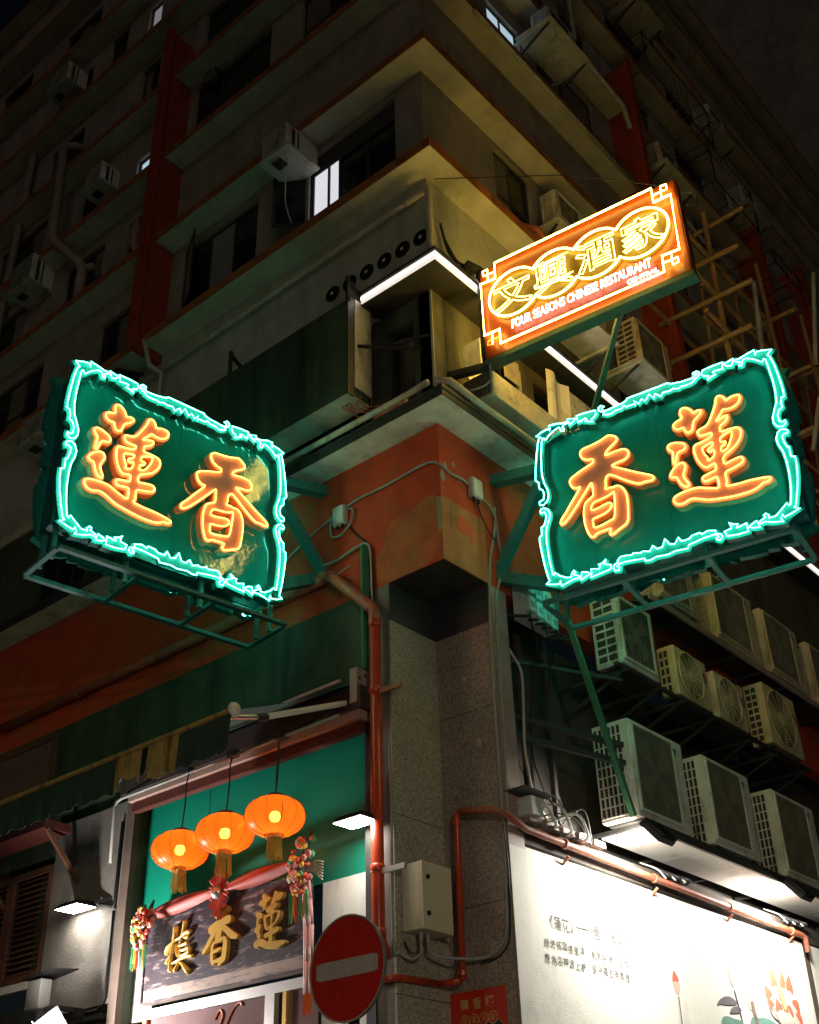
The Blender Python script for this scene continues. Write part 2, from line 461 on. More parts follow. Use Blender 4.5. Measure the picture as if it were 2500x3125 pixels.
def text_mesh(body, size=1.0, align='CENTER', off=0.0):
    c = bpy.data.curves.new('t', 'FONT'); c.body = body; c.size = size
    c.align_x = align; c.align_y = 'CENTER'; c.offset = off; c.resolution_u = 3
    o = bpy.data.objects.new('t', c); COL.objects.link(o)
    bpy.context.view_layer.update()
    dg = bpy.context.evaluated_depsgraph_get()
    me = bpy.data.meshes.new_from_object(o.evaluated_get(dg))
    vs = [(v.co.x, v.co.y) for v in me.vertices]; fs = [tuple(p.vertices) for p in me.polygons]
    bpy.data.objects.remove(o); bpy.data.curves.remove(c); bpy.data.meshes.remove(me)
    return vs, fs

def text_loops(body, size=1.0, off=0.0):
    # outline loops of filled glyphs: boundary edges of the fill mesh
    vs, fs = text_mesh(body, size, off=off)
    key = {}; idx = []
    for v in vs:
        k = (round(v[0], 4), round(v[1], 4)); idx.append(key.setdefault(k, len(key)))
    pts = list(key.keys()); cnt = {}
    for f in fs:
        for i in range(len(f)):
            a, b = idx[f[i]], idx[f[(i + 1) % len(f)]]
            if a != b: cnt[(a, b)] = cnt.get((a, b), 0) + 1
    nxt = {}
    for (a, b) in cnt:
        if (b, a) not in cnt: nxt.setdefault(a, []).append(b)
    loops = []
    while nxt:
        a = next(iter(nxt)); l = [a]; c = a
        while True:
            t = nxt.get(c)
            if not t: break
            b = t.pop()
            if not t: del nxt[c]
            if b == a: break
            l.append(b); c = b
        if len(l) > 2: loops.append([pts[i] for i in l])
    return loops

def text_part(body, size, f, name, m, parent, off=0.0, thick=0.0, align='CENTER', sx=1.0):
    vs, fs = text_mesh(body, size, align, off)
    mb = MB()
    mb.add([f(v[0] * sx, v[1]) for v in vs], fs)
    o = mb.build(name, m, parent)
    if thick:
        md = o.modifiers.new('thick', 'SOLIDIFY'); md.thickness = thick; md.offset = 0
    return o

def smooth_path(P, k=5):
    # Catmull-Rom through 3d points
    P = [Vector(p) for p in P]
    if len(P) < 3: return P
    Q = [P[0] * 2 - P[1]] + P + [P[-1] * 2 - P[-2]]
    o = []
    for i in range(1, len(Q) - 2):
        for t in range(k):
            t /= k
            a, b, c, d = Q[i - 1], Q[i], Q[i + 1], Q[i + 2]
            o.append(.5 * ((2 * b) + (c - a) * t + (2 * a - 5 * b + 4 * c - d) * t * t + (3 * b - a - 3 * c + d) * t ** 3))
    o.append(P[-1])
    return o

def single(name, mb, m, label, cat, group=None, smooth=False, origin=None):
    # a thing that is one mesh, its origin moved to where it stands
    o = mb.build(name, m, smooth=smooth)
    c = Vector(origin) if origin else sum((Vector(v) for v in mb.v), Vector()) / len(mb.v)
    o.data.transform(Matrix.Translation(-c)); o.location = c
    WM[o] = Matrix.Translation(c)
    return tag(o, label, cat, group)
# ------------------------------------------------------------------ street
g = MB().add([(-90, -90, 0), (90, -90, 0), (90, 90, 0), (-90, 90, 0)], [(0, 1, 2, 3)]).build('road', 'asphalt', kind='structure')
pv = MB().prism([[(-24, -1.6), (1.6, -1.6), (1.6, 30), (0, 30), (0, .0), (-24, .0)]], lambda u, v, w: (u, v, w), .004, .13).build('pavement', 'paving', kind='structure')
fixn(pv)

lp = thing('street_lamp', 'warm street lamp on the pavement across the road', 'street lamp', (15, -12.5, 0))  # out of view, added to light sign and facade from the front
MB().tube([(15, -12.5, 0), (15, -12.5, 4.6), (14.8, -12.4, 4.9), (13.9, -11.9, 5.0)], .07, 10).build('pole', 'steel_dark', lp)
MB().add([(13.55, -11.9, 4.95), (14.0, -12.2, 4.95), (14.15, -11.95, 4.95), (13.7, -11.65, 4.95), (13.6, -11.88, 5.08), (14.0, -12.12, 5.08), (14.1, -11.96, 5.08), (13.7, -11.7, 5.08)],
         [(4, 5, 6, 7), (0, 1, 5, 4), (1, 2, 6, 5), (2, 3, 7, 6), (3, 0, 4, 7)]).build('lamp_head', 'steel_dark', lp)
MB().lathe([(.0, -.16), (.08, -.14), (.14, -.06), (.15, 0), (.0, 0)], (13.85, -11.92, 4.94), 14).build('lamp_bowl', 'street_lamp_glow', lp, smooth=True)
lp = thing('street_lamp', 'warm street lamp further along the shop street, opposite the awning', 'street lamp', (-10, -17, 0))  # second unseen lamp, added to warm the left facade and its soffits
MB().tube([(-10, -17, 0), (-10, -17, 4.4), (-9.9, -16.8, 4.7), (-9.5, -16.0, 4.8)], .07, 10).build('pole', 'steel_dark', lp)
MB().lathe([(.0, .12), (.16, .10), (.18, .01), (.0, .01)], (-9.45, -15.9, 4.74), 14).build('lamp_head', 'steel_dark', lp)
MB().lathe([(.0, -.16), (.08, -.14), (.14, -.06), (.15, 0), (.0, 0)], (-9.45, -15.9, 4.74), 14).build('lamp_bowl', 'street_lamp_glow2', lp, smooth=True)
# ------------------------------------------------------------------ the corner building
XL, YR = -24.0, 30.0
E_ = .45
bld = thing('corner_building', 'tall corner block with orange floor edges and red vertical fins above a granite notched column', 'building')

def wall_cells(u0, u1, z0, z1, ops):
    us = sorted({u0, u1, *[o[0] for o in ops], *[o[1] for o in ops]})
    out = []
    for a, b in zip(us, us[1:]):
        zs = [z0]
        for o in sorted(ops, key=lambda o: o[2]):
            if o[0] <= a + 1e-6 and o[1] >= b - 1e-6: zs += [o[2], o[3]]
        zs.append(z1)
        for i in range(0, len(zs), 2):
            if zs[i + 1] - zs[i] > 1e-4: out.append((a, b, zs[i], zs[i + 1]))
    return out

def sideL(u, z, d): return (u, d, z)       # d > 0 goes into the wall
def sideR(u, z, d): return (-d, u, z)
def sbox(mb, S_, u0, u1, z0, z1, d0, d1):
    p = [S_(u0, z0, d0), S_(u1, z1, d1)]
    a = [min(p[0][i], p[1][i]) for i in range(3)]; b = [max(p[0][i], p[1][i]) for i in range(3)]
    return mb.box(a[0], b[0], a[1], b[1], a[2], b[2])

def wall(S_, u0, u1, z0, z1, ops, m='wall', d0=0.0, d1=.25):
    mb = MB()
    for a, b, c, d in wall_cells(u0, u1, z0, z1, ops): sbox(mb, S_, a, b, c, d, d0, d1)
    return mb.build('wall', m, bld)

def window(S_, u0, u1, z0, z1, mull=(.33, .66), trans=(), lit=None, m='glass', open_=None):
    w = MB(); t = .05
    for a, b, c, d in ((u0, u1, z0, z0 + t), (u0, u1, z1 - t, z1), (u0, u0 + t, z0 + t, z1 - t), (u1 - t, u1, z0 + t, z1 - t)):
        sbox(w, S_, a, b, c, d, .08, .14)
    for q in mull:
        x = u0 + (u1 - u0) * q; sbox(w, S_, x - t / 2, x + t / 2, z0 + t, z1 - t, .085, .135)
    for q in trans:
        z = z0 + (z1 - z0) * q; sbox(w, S_, u0 + t, u1 - t, z - t / 2, z + t / 2, .09, .13)
    f = w.build('window', 'frame', bld)
    qs = [0, *mull, 1]
    for i in range(len(qs) - 1):
        a, b = u0 + (u1 - u0) * qs[i] + .026, u0 + (u1 - u0) * qs[i + 1] - .026
        mm = lit[i] if lit and lit[i] else random.choice([m, m, m, m, 'curtain', 'curtain2'] if m == 'glass' and z0 > 16 else [m])
        sbox(MB(), S_, a, b, z0 + .051, z1 - .051, .105, .115).build('pane', mm, f)
    if open_:
        for (u, side, ang) in open_:
            c, s_ = cos(radians(ang)), sin(radians(ang)); L_ = (u1 - u0) / 3
            fr = lambda a, z, k=0: S_(u + side * a * c, z, -(a * s_) + .07 - k)
            sm = MB()
            for a, b, zc, zd in ((0, L_, z0, z0 + .05), (0, L_, z1 - .05, z1), (0, .05, z0 + .05, z1 - .05), (L_ - .05, L_, z0 + .05, z1 - .05)):
                sm.add([fr(a, zc), fr(b, zc), fr(b, zd), fr(a, zd), fr(a, zc, .03), fr(b, zc, .03), fr(b, zd, .03), fr(a, zd, .03)],
                       [(0, 3, 2, 1), (4, 5, 6, 7), (0, 1, 5, 4), (1, 2, 6, 5), (2, 3, 7, 6), (3, 0, 4, 7)])
            so = sm.build('casement', 'frame', bld)
            MB().add([fr(.05, z0 + .05, .012), fr(L_ - .05, z0 + .05, .012), fr(L_ - .05, z1 - .05, .012), fr(.05, z1 - .05, .012),
                      fr(.05, z0 + .05, .018), fr(L_ - .05, z0 + .05, .018), fr(L_ - .05, z1 - .05, .018), fr(.05, z1 - .05, .018)],
                     [(0, 3, 2, 1), (4, 5, 6, 7), (0, 1, 5, 4), (1, 2, 6, 5), (2, 3, 7, 6), (3, 0, 4, 7)]).build('pane', 'glass', so)
    return f

def floor_slab(z, th=.18, e=E_, sof='soffit', edge='edge', xl=XL, xr=0.0):
    s_ = MB().prism([[(xl, -e), (e, -e), (e, YR), (0, YR), (0, 0), (xl, 0)]], lambda u, v, w: (u, v, w), z, z + th).build('floor_slab', sof, bld)
    fixn(s_)
    k = .012
    ed = MB().prism([[(xl, -e - k), (e + k, -e - k), (e + k, YR), (e, YR), (e, -e), (xl, -e)]], lambda u, v, w: (u, v, w), z + .004, z + th + .02).build('slab_edge', edge, s_)
    fixn(ed)
    return s_

LEV = [15.91, 18.49, 20.86, 23.4, 25.95, 28.5, 31.0]
for z in LEV[:]: floor_slab(z)
# roof parapet
TOP = 33.6
floor_slab(TOP - .2)
winsL = {
    0: [(-2.62, -.60, 16.75, 18.32), (-6.02, -3.94, 16.7, 18.30), (-8.6, -7.05, 16.5, 17.9), (-12.6, -10.6, 16.6, 18.1)],
    1: [(-8.1, -7.55, 19.4, 20.45), (-10.3, -8.9, 19.3, 20.5), (-13.6, -11.8, 19.3, 20.5)],
    2: [(-6.2, -3.84, 21.7, 23.25), (-2.95, -.8, 21.7, 23.25), (-8.1, -7.62, 21.6, 22.4), (-10.2, -9.2, 21.6, 23.1), (-13.6, -11.6, 21.7, 23.1)],
    3: [(-6.1, -3.9, 24.1, 25.75), (-2.9, -.8, 24.1, 25.7), (-8.4, -7.7, 24.0, 25.7), (-12.0, -10.6, 24.2, 25.6)],
    4: [(-8.45, -7.95, 26.45, 28.2), (-10.0, -9.3, 26.4, 28.3), (-12.2, -10.7, 26.5, 28.0), (-5.8, -3.9, 26.6, 28.2)],
    5: [(-9.6, -8.6, 29.0, 30.6), (-12.4, -10.8, 29.0, 30.6), (-15.5, -14, 29, 30.6)],
}
winsR = {
    0: [(1.96, 3.08, 16.9, 18.36), (5.0, 6.3, 16.9, 18.3), (8.4, 9.8, 16.8, 18.3), (13.6, 15, 16.8, 18.3)],
    1: [(8.0, 9.6, 19.3, 20.6), (11, 12.2, 19.3, 20.6), (14, 15.2, 19.3, 20.6)],
    2: [(2.2, 3.3, 21.7, 22.85), (3.9, 6.1, 21.7, 23.2), (8.2, 9.8, 21.7, 23.2), (10.6, 12.0, 21.7, 23.2), (16.4, 18, 21.7, 23.2)],
    3: [(3.0, 4.6, 24.2, 25.7), (5.2, 6.3, 24.2, 25.7), (7.8, 9.2, 24.2, 25.7), (10.4, 12, 24.2, 25.7)],
    4: [(5.0, 6.2, 26.6, 28.2), (7.6, 9.4, 26.6, 28.2), (10.6, 12.2, 26.6, 28.2)],
    5: [(7.6, 9.2, 29.1, 30.7), (10.4, 12.0, 29.1, 30.7)],
}
lits = {(0, 0, 'L'): ['litwin', None, None], (1, 2, 'L'): None, (2, 2, 'L'): ['litwin_cool'], (4, 0, 'L'): ['litwin_dim'], (2, 0, 'R'): ['litwin_cool', 'litwin_cool', None]}
for i, z in enumerate(LEV):
    zt = LEV[i + 1] if i + 1 < len(LEV) else TOP - .2
    wl, wr = winsL.get(i, []), winsR.get(i, [])
    wall(sideL, XL, 0, z + .18, zt, wl)
    wall(sideR, .0, YR, z + .18, zt, wr, d0=0, d1=.25) if False else wall(sideR, .25, YR, z + .18, zt, wr)
    for j, w in enumerate(wl):
        if (i, j) == (0, 0):
            f = window(sideL, *w, mull=(.2, .33, .66), lit=['litwin', 'litwin', None, None], open_=[(w[0], -1, 35)])
        elif (i, j) == (0, 1): window(sideL, *w, mull=(.33, .66), open_=[(w[0], 1, 28)])
        elif (i, j) == (2, 2): window(sideL, *w, mull=(), trans=(.45,), lit=['litwin_cool'])
        elif (i, j) == (4, 0): window(sideL, *w, mull=(), lit=['litwin_dim'])
        else: window(sideL, *w, mull=(.33, .66) if w[1] - w[0] > 1.3 else (.5,), trans=(.35,) if j % 2 else ())
    for j, w in enumerate(wr):
        window(sideR, *w, mull=(.5,), trans=(.3,) if j % 2 == 0 else (), lit=['litwin_cool', 'litwin_cool'] if (i, j) == (2, 0) else None)
MB().box(-2.55, -.66, .06, .079, 17.86, 18.26).build('window_blind', 'frame', bld)  # dark board added to cut off the top of the lit panes
# disc wall below the first slab, and walls of the mezzanine
wall(sideL, XL, 0, 13.76, 15.91, [(-8.4, -7.0, 14.2, 15.6)], 'wall_low')
window(sideL, -8.4, -7.0, 14.2, 15.6, (.5,), (.3, .6))
wall(sideR, .25, YR, 13.76, 15.91, [(5.4, 6.4, 14.3, 15.5), (9, 10.6, 14.2, 15.5)], 'wall_low')
window(sideR, 5.4, 6.4, 14.3, 15.5, (.5,)); window(sideR, 9, 10.6, 14.2, 15.5, (.5,))
opL = [(-.86, -.36, 11.45, 13.2), (-2.6, -1.2, 11.5, 13.3), (-9.5, -8, 11.6, 13.2)]
wall(sideL, XL, -.251, 11.32, 13.57, opL, 'corner_wall')
window(sideL, *opL[0], mull=()); window(sideL, *opL[1]); window(sideL, *opL[2])
opR = [(1.3, 2.2, 12.3, 13.3), (2.5, 4.2, 11.7, 13.3), (5, 7, 11.7, 13.3)]
wall(sideR, .0, YR, 11.32, 13.57, opR, 'corner_wall_r', .0005, .25)
MB().box(-.2505, -.0005, -.0, .0 + .001, 11.32, 13.57).build('wall', 'corner_wall', bld)
for w in opR: window(sideR, *w, mull=(.5,))
MB().box(-.035, .006, -.014, -.001, 11.32, 13.56).build('corner_strip', 'pipe_pale', bld)
# light ledge: soffit with white LED fascia
led = MB().prism([[(-1.0, -.43), (.43, -.43), (.43, YR), (0, YR), (0, 0), (-1.0, 0)]], lambda u, v, w: (u, v, w), 13.57, 13.758).build('light_ledge', 'ac_dark', bld); fixn(led)
fb = MB(); fb.box(-.98, .45, -.45, -.432, 13.585, 13.735); fb.box(.432, .45, -.431, 12.6, 13.585, 13.735); fb.build('led_diffuser', 'led', led)
fb = MB(); fb.box(-.98, .452, -.456, -.451, 13.66, 13.69); fb.box(.451, .456, -.43, 12.6, 13.66, 13.69); fb.build('led_strip', 'led_line', led)
tb = MB(); tb.box(-1.0, .47, -.47, .0, 13.759, 13.80); tb.box(.0, .47, .001, YR, 13.759, 13.80); tb.build('ledge_cap', 'black', led)
# rest of the underside further left (floor above the signboard)
MB().box(XL, -1.01, -.05, 0, 13.57, 13.758).build('floor_slab', 'soffit', bld)
# coin shaped ornaments
for k in range(6):
    x = -.14 - .37 * k
    c = MB().lathe([(.0, 0), (.135, 0), (.145, -.012), (.138, -.028), (.0, -.028)], (x, -.002, 14.70), 24, 'y').build('coin_ornament', 'coin', bld); fixn(c)
    MB().box(x - .026, x + .026, -.036, -.031, 14.674, 14.726).build('coin_hole', 'white_panel', c)
# canopy over the corner block
can = MB().prism([[(XL, -.44), (.44, -.44), (.44, YR), (0, YR), (0, 0), (XL, 0)]], lambda u, v, w: (u, v, w), 11.154, 11.26).build('canopy', 'soffit2', bld); fixn(can)
ce = MB().prism([[(XL, -.47), (.47, -.47), (.47, YR), (0, YR), (0, 0), (XL, 0)]], lambda u, v, w: (u, v, w), 11.2605, 11.32).build('canopy_edge', 'steel_dark', can); fixn(ce)
ce = MB().prism([[(XL, -.455), (.455, -.455), (.455, YR), (.4405, YR), (.4405, -.4405), (XL, -.4405)]], lambda u, v, w: (u, v, w), 11.158, 11.26).build('canopy_trim', 'steel_dark', can); fixn(ce)
# beams
sbox(MB(), sideL, XL, -.921, 9.03, 11.153, 0, .25).build('beam', 'beam', bld)
sbox(MB(), sideR, .921, YR, 9.03, 11.153, 0, .25).build('beam', 'beam', bld)
cb = MB().box(-.92, 0, 0, .92, 10.02, 11.153).build('corner_block', 'beam', bld)
cb2 = MB().box(-.92, 0, 0, .92, 9.04, 10.0195).build('corner_block', 'beam', bld)
MB().box(.0004, .005, -.0045, .919, 9.041, 10.0).build('render_patch', 'boxtan', cb2)
_e = chaikin([(-.0, 9.041), (-.9, 9.041), (-1.15, 9.1), (-1.22, 9.3), (-1.1, 9.5), (-1.0, 9.62), (-.95, 9.85), (-.75, 10.0), (-.5, 9.95), (-.3, 10.08), (-.0, 10.02)], 2)
MB().prism([_e], lambda u, v, w: (u, w, v), -.0045, -.0004).build('render_patch', 'boxtan2', cb2)
MB().box(-.915, -.006, .006, .915, 9.033, 9.0385).build('underside', 'recess', cb2)  # dark plate puts the shade under the block into its colour
MB().prism([[(-.07, 10.0), (-.0, 9.95), (-.0, 9.5), (-.05, 9.45), (-.07, 9.7)]], lambda u, v, w: (u, w, v), -.008, -.005).build('paint_chip', 'chip', cb2)
MB().box(.0055, .0065, .18, .19, 9.6, 9.95).build('crack', 'steel_dark', cb2)
MB().prism([[(.28, 9.62), (.36, 9.84), (.44, 9.86), (.52, 9.80), (.62, 9.78), (.66, 9.55), (.60, 9.50), (.56, 9.62), (.40, 9.58)]], lambda u, v, w: (w, u, v), .0055, .008).build('paint_patch', 'patch', cb2)
for (y, z, r) in ((.12, 10.5, .05), (.30, 10.62, .035), (.42, 10.44, .04), (.05, 10.32, .06)):
    pts = [(y + r * cos(a) * random.uniform(.6, 1.2), z + r * 1.5 * sin(a) * random.uniform(.6, 1.2)) for a in [2 * pi * k / 9 for k in range(9)]]
    MB().prism([pts], lambda u, v, w: (w, u, v), .001, .004).build('paint_chip', 'chip', cb)
# column: re-entrant corner clad in granite
def slab_panel(S_, u0, u1, z0, z1, d0, d1, m): return sbox(MB(), S_, u0, u1, z0, z1, d0, d1).build('granite_panel', m, col)
col = MB().box(-1.2, -.951, .0, 1.25, .13, 9.03).build('column', 'plaster', bld)
MB().box(-.95, -.0, .951, 1.25, .13, 9.03).build('column', 'pillar', bld)
for a, b in ((.13, 2.0), (2.008, 4.0), (4.008, 5.99), (5.998, 8.5)):
    MB().box(-.95, -.92, .0, .948, a, b).build('granite_panel', 'granite_a', col)
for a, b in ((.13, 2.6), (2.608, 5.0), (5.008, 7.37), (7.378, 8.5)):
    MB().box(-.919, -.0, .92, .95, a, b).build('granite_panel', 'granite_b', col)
MB().box(-.95, -.925, .0, .948, 8.502, 9.029).build('head_panel', 'frame', col)
MB().box(-.924, -.0, .925, .95, 8.502, 9.029).build('head_panel', 'frame', col)
MB().box(-.02, .012, .952, 1.27, .13, 9.029).build('steel_post', 'pipe_dim', bld)
for (x, z, w_, h_) in ((-.34, 6.9, .07, .10), (-.22, 5.3, .10, .06), (-.5, 7.8, .05, .07), (-.12, 4.5, .06, .12)):
    MB().prism([[(x + random.uniform(-.02, .02), z), (x + w_, z + random.uniform(-.02, .02)), (x + w_ * .8, z + h_), (x + w_ * .3, z + h_ * .8), (x, z + h_ * .9)]], lambda u, v, w: (u, w, v), .917, .9195).build('paper_scrap', 'paper' if x < -.3 else 'chip', col)
# left ground floor: dark green wall, shop recess, plaster, shutters
wall(sideL, XL, -1.201, .13, 9.03, [(-5.72, -1.34, .13, 7.2), (-22, -8.0, .14, 6.75)], 'dark_green_wall', 0.0, .25)
rec = MB().box(-5.72, -1.34, .16, .24, 5.45, 7.2).build('shop_panel', 'green_board', bld)
for x in (-4.4, -3.1):
    MB().box(x - .004, x + .004, .156, .1595, 5.46, 7.19).build('panel_joint', 'steel_dark', rec)
MB().box(-5.72, -5.3, .15, .2, 4.3, 5.449).build('white_board', 'white_panel', bld)
MB().box(-2.2, -1.34, .15, .2, 3.0, 5.449).build('white_board', 'white_panel', bld)
MB().box(-5.9, -5.721, -.10, .0, .13, 7.4).build('pillar', 'pillar', bld)
MB().box(-1.34, -1.20, -.03, -.001, .13, 7.6).build('door_post', 'steel_dark', bld)
pl = MB().box(-7.62, -5.901, -.06, -.001, 4.55, 7.3).build('plaster_panel', 'plaster', bld)
MB().box(-6.35, -5.901, -.075, -.061, 4.55, 7.3).build('plaster_strip', 'plaster', pl)
MB().box(-5.75, -1.25, -.22, .15, 7.2, 7.32).build('lintel', 'lintel_pale', bld)
MB().box(-5.9, -1.2, -.26, -.002, 7.321, 7.62).build('lintel', 'brown', bld)
MB().box(-5.72, -1.3, -.16, -.05, 7.06, 7.19).build('lintel_trim', 'dull_red', bld)
# shop window below the carved board
MB().box(-5.3, -2.2, .06, .12, 4.28, 4.40).build('shop_transom', 'alu', bld)
MB().box(-5.22, -3.03, .08, .10, .2, 4.275).build('shop_window', 'shopglass', bld)
for a, b, m in ((-3.02, -2.86, 'alu'), (-2.72, -2.66, 'gold'), (-5.30, -5.225, 'orange_post')):
    MB().box(a, b, .03, .11, .2, 4.275).build('window_post', m, bld)
MB().box(-2.655, -2.2, .08, .10, .2, 4.275).build('shop_window', 'shopglass', bld)
cs = smooth_path([(-3.95, .07, 4.12), (-3.86, .07, 4.22), (-3.80, .07, 4.15), (-3.86, .07, 4.0), (-3.80, .07, 3.9), (-3.74, .07, 4.02), (-3.62, .07, 4.2), (-3.5, .07, 4.26), (-3.46, .07, 4.22)], 5)
MB().tube(cs, .012, 5).build('script_lettering', 'orange_post', bld)
# louvred shutters, every slat a piece
def louvre(x0, x1, z0, z1, n, name, vert=False):
    fr = MB()
    for a, b, c, d in ((x0, x1, z0, z0 + .1), (x0, x1, z1 - .1, z1), (x0, x0 + .1, z0 + .1, z1 - .1), (x1 - .1, x1, z0 + .1, z1 - .1)):
        fr.box(a, b, -.05, .02, c, d)
    f = fr.build(name, 'shutter', bld)
    MB().box(x0 + .1, x1 - .1, .03, .05, z0 + .1, z1 - .1).build('shutter_back', 'black', f)
    me = None
    for k in range(n):
        if vert:
            x = x0 + .1 + (x1 - x0 - .2) * (k + .5) / n
            if me is None:
                a, b = z0 + .11, z1 - .11
                me = MB().add([(-.03, -.045, a), (.0, -.045, a), (.03, .0, a), (.02, .01, a), (-.03, -.045, b), (.0, -.045, b), (.03, .0, b), (.02, .01, b)],
                              [(3, 2, 1, 0), (4, 5, 6, 7), (0, 1, 5, 4), (1, 2, 6, 5), (2, 3, 7, 6), (3, 0, 4, 7)]).build('slat', 'shutter', f, local=True); o = me
            else: o = me.copy(); COL.objects.link(o); o.parent = f
            o.location = (x, 0, 0)
        else:
            z = z0 + .1 + (z1 - z0 - .2) * (k + .5) / n
            if me is None:
                a, b = x0 + .11, x1 - .11
                me = MB().add([(a, -.045, -.03), (a, -.045, -.015), (a, .02, .035), (a, .02, .02), (b, -.045, -.03), (b, -.045, -.015), (b, .02, .035), (b, .02, .02)],
                              [(0, 1, 2, 3), (7, 6, 5, 4), (4, 5, 1, 0), (5, 6, 2, 1), (6, 7, 3, 2), (7, 4, 0, 3)]).build('slat', 'shutter', f, local=True); o = me
            else: o = me.copy(); COL.objects.link(o); o.parent = f
            o.location = (0, 0, z)
    return f
louvre(-8.72, -7.66, 5.12, 6.75, 17, 'shutter'); louvre(-9.85, -8.74, 5.12, 6.75, 17, 'shutter'); louvre(-11, -9.87, 5.12, 6.75, 17, 'shutter')
louvre(-9.9, -8.06, 7.75, 8.95, 22, 'vent_louvre', True)
MB().box(-11, -7.66, -.07, -.001, 5.0, 5.11).build('shutter_sill', 'white_panel', bld)
MB().box(-11, -7.5, -.12, -.001, .13, 4.7).build('wall', 'steel_dark', bld)
MB().box(-10.5, -6.95, -.75, -.3, 7.0, 7.12).build('red_beam', 'dull_red', bld)
for x in (-6.97, -8.9):
    MB().beam((x, -.02, 6.3), (x, -.7, 7.0), .06).build('beam_brace', 'shutter', bld)
# right ground floor: mural wall is its own thing; dark recess above it
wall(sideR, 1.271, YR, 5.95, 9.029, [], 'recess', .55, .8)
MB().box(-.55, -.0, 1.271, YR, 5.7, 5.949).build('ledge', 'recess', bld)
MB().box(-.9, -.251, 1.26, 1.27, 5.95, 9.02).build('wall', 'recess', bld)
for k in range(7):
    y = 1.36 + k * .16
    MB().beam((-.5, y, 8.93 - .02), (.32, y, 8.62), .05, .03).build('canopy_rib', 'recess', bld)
# fins
for x, ft in ((-6.45, 24.75), (-19.0, 24.75)):
    f = MB().box(x - .05, x + .05, -.62, -.0, 15.7, ft).build('fin', 'fin', bld)
    MB().box(x - .13, x + .11, -.70, -.621, 15.72, ft + .1).build('fin_edge', 'fin', f)
for y, zb in ((6.9, 13.8), (13.1, 13.8), (16.0, 13.8), (22, 13.8)):
    f = MB().box(.0, .62, y - .05, y + .05, zb, 24.85).build('fin', 'fin', bld)
    MB().box(.621, .70, y - .11, y + .11, zb, 24.95).build('fin_edge', 'fin', f)
# railings of air conditioner shelves on the upper floors are separate things
# neighbouring dark block down the side street
nb = thing('neighbour_building', 'unlit dark block rising behind the right hand end of the corner building', 'building', (-3, 36, 0))
MB().box(-12, 0.6, 31, 44, 0, 78).build('wall', 'wall', nb)
for k in range(21):
    MB().box(.61, 1.1, 31, 44, 12 + 3 * k, 12.25 + 3 * k).build('floor_slab', 'soffit', nb)
    for j in range(4):
        w_ = MB().box(.601, .63, 32 + 3 * j, 33.8 + 3 * j, 13 + 3 * k, 14.6 + 3 * k).build('window', 'frame', nb)
        MB().box(.631, .64, 32.1 + 3 * j, 33.7 + 3 * j, 13.1 + 3 * k, 14.5 + 3 * k).build('pane', 'glass' if (k * 7 + j * 3) % 5 else 'curtain2', w_)
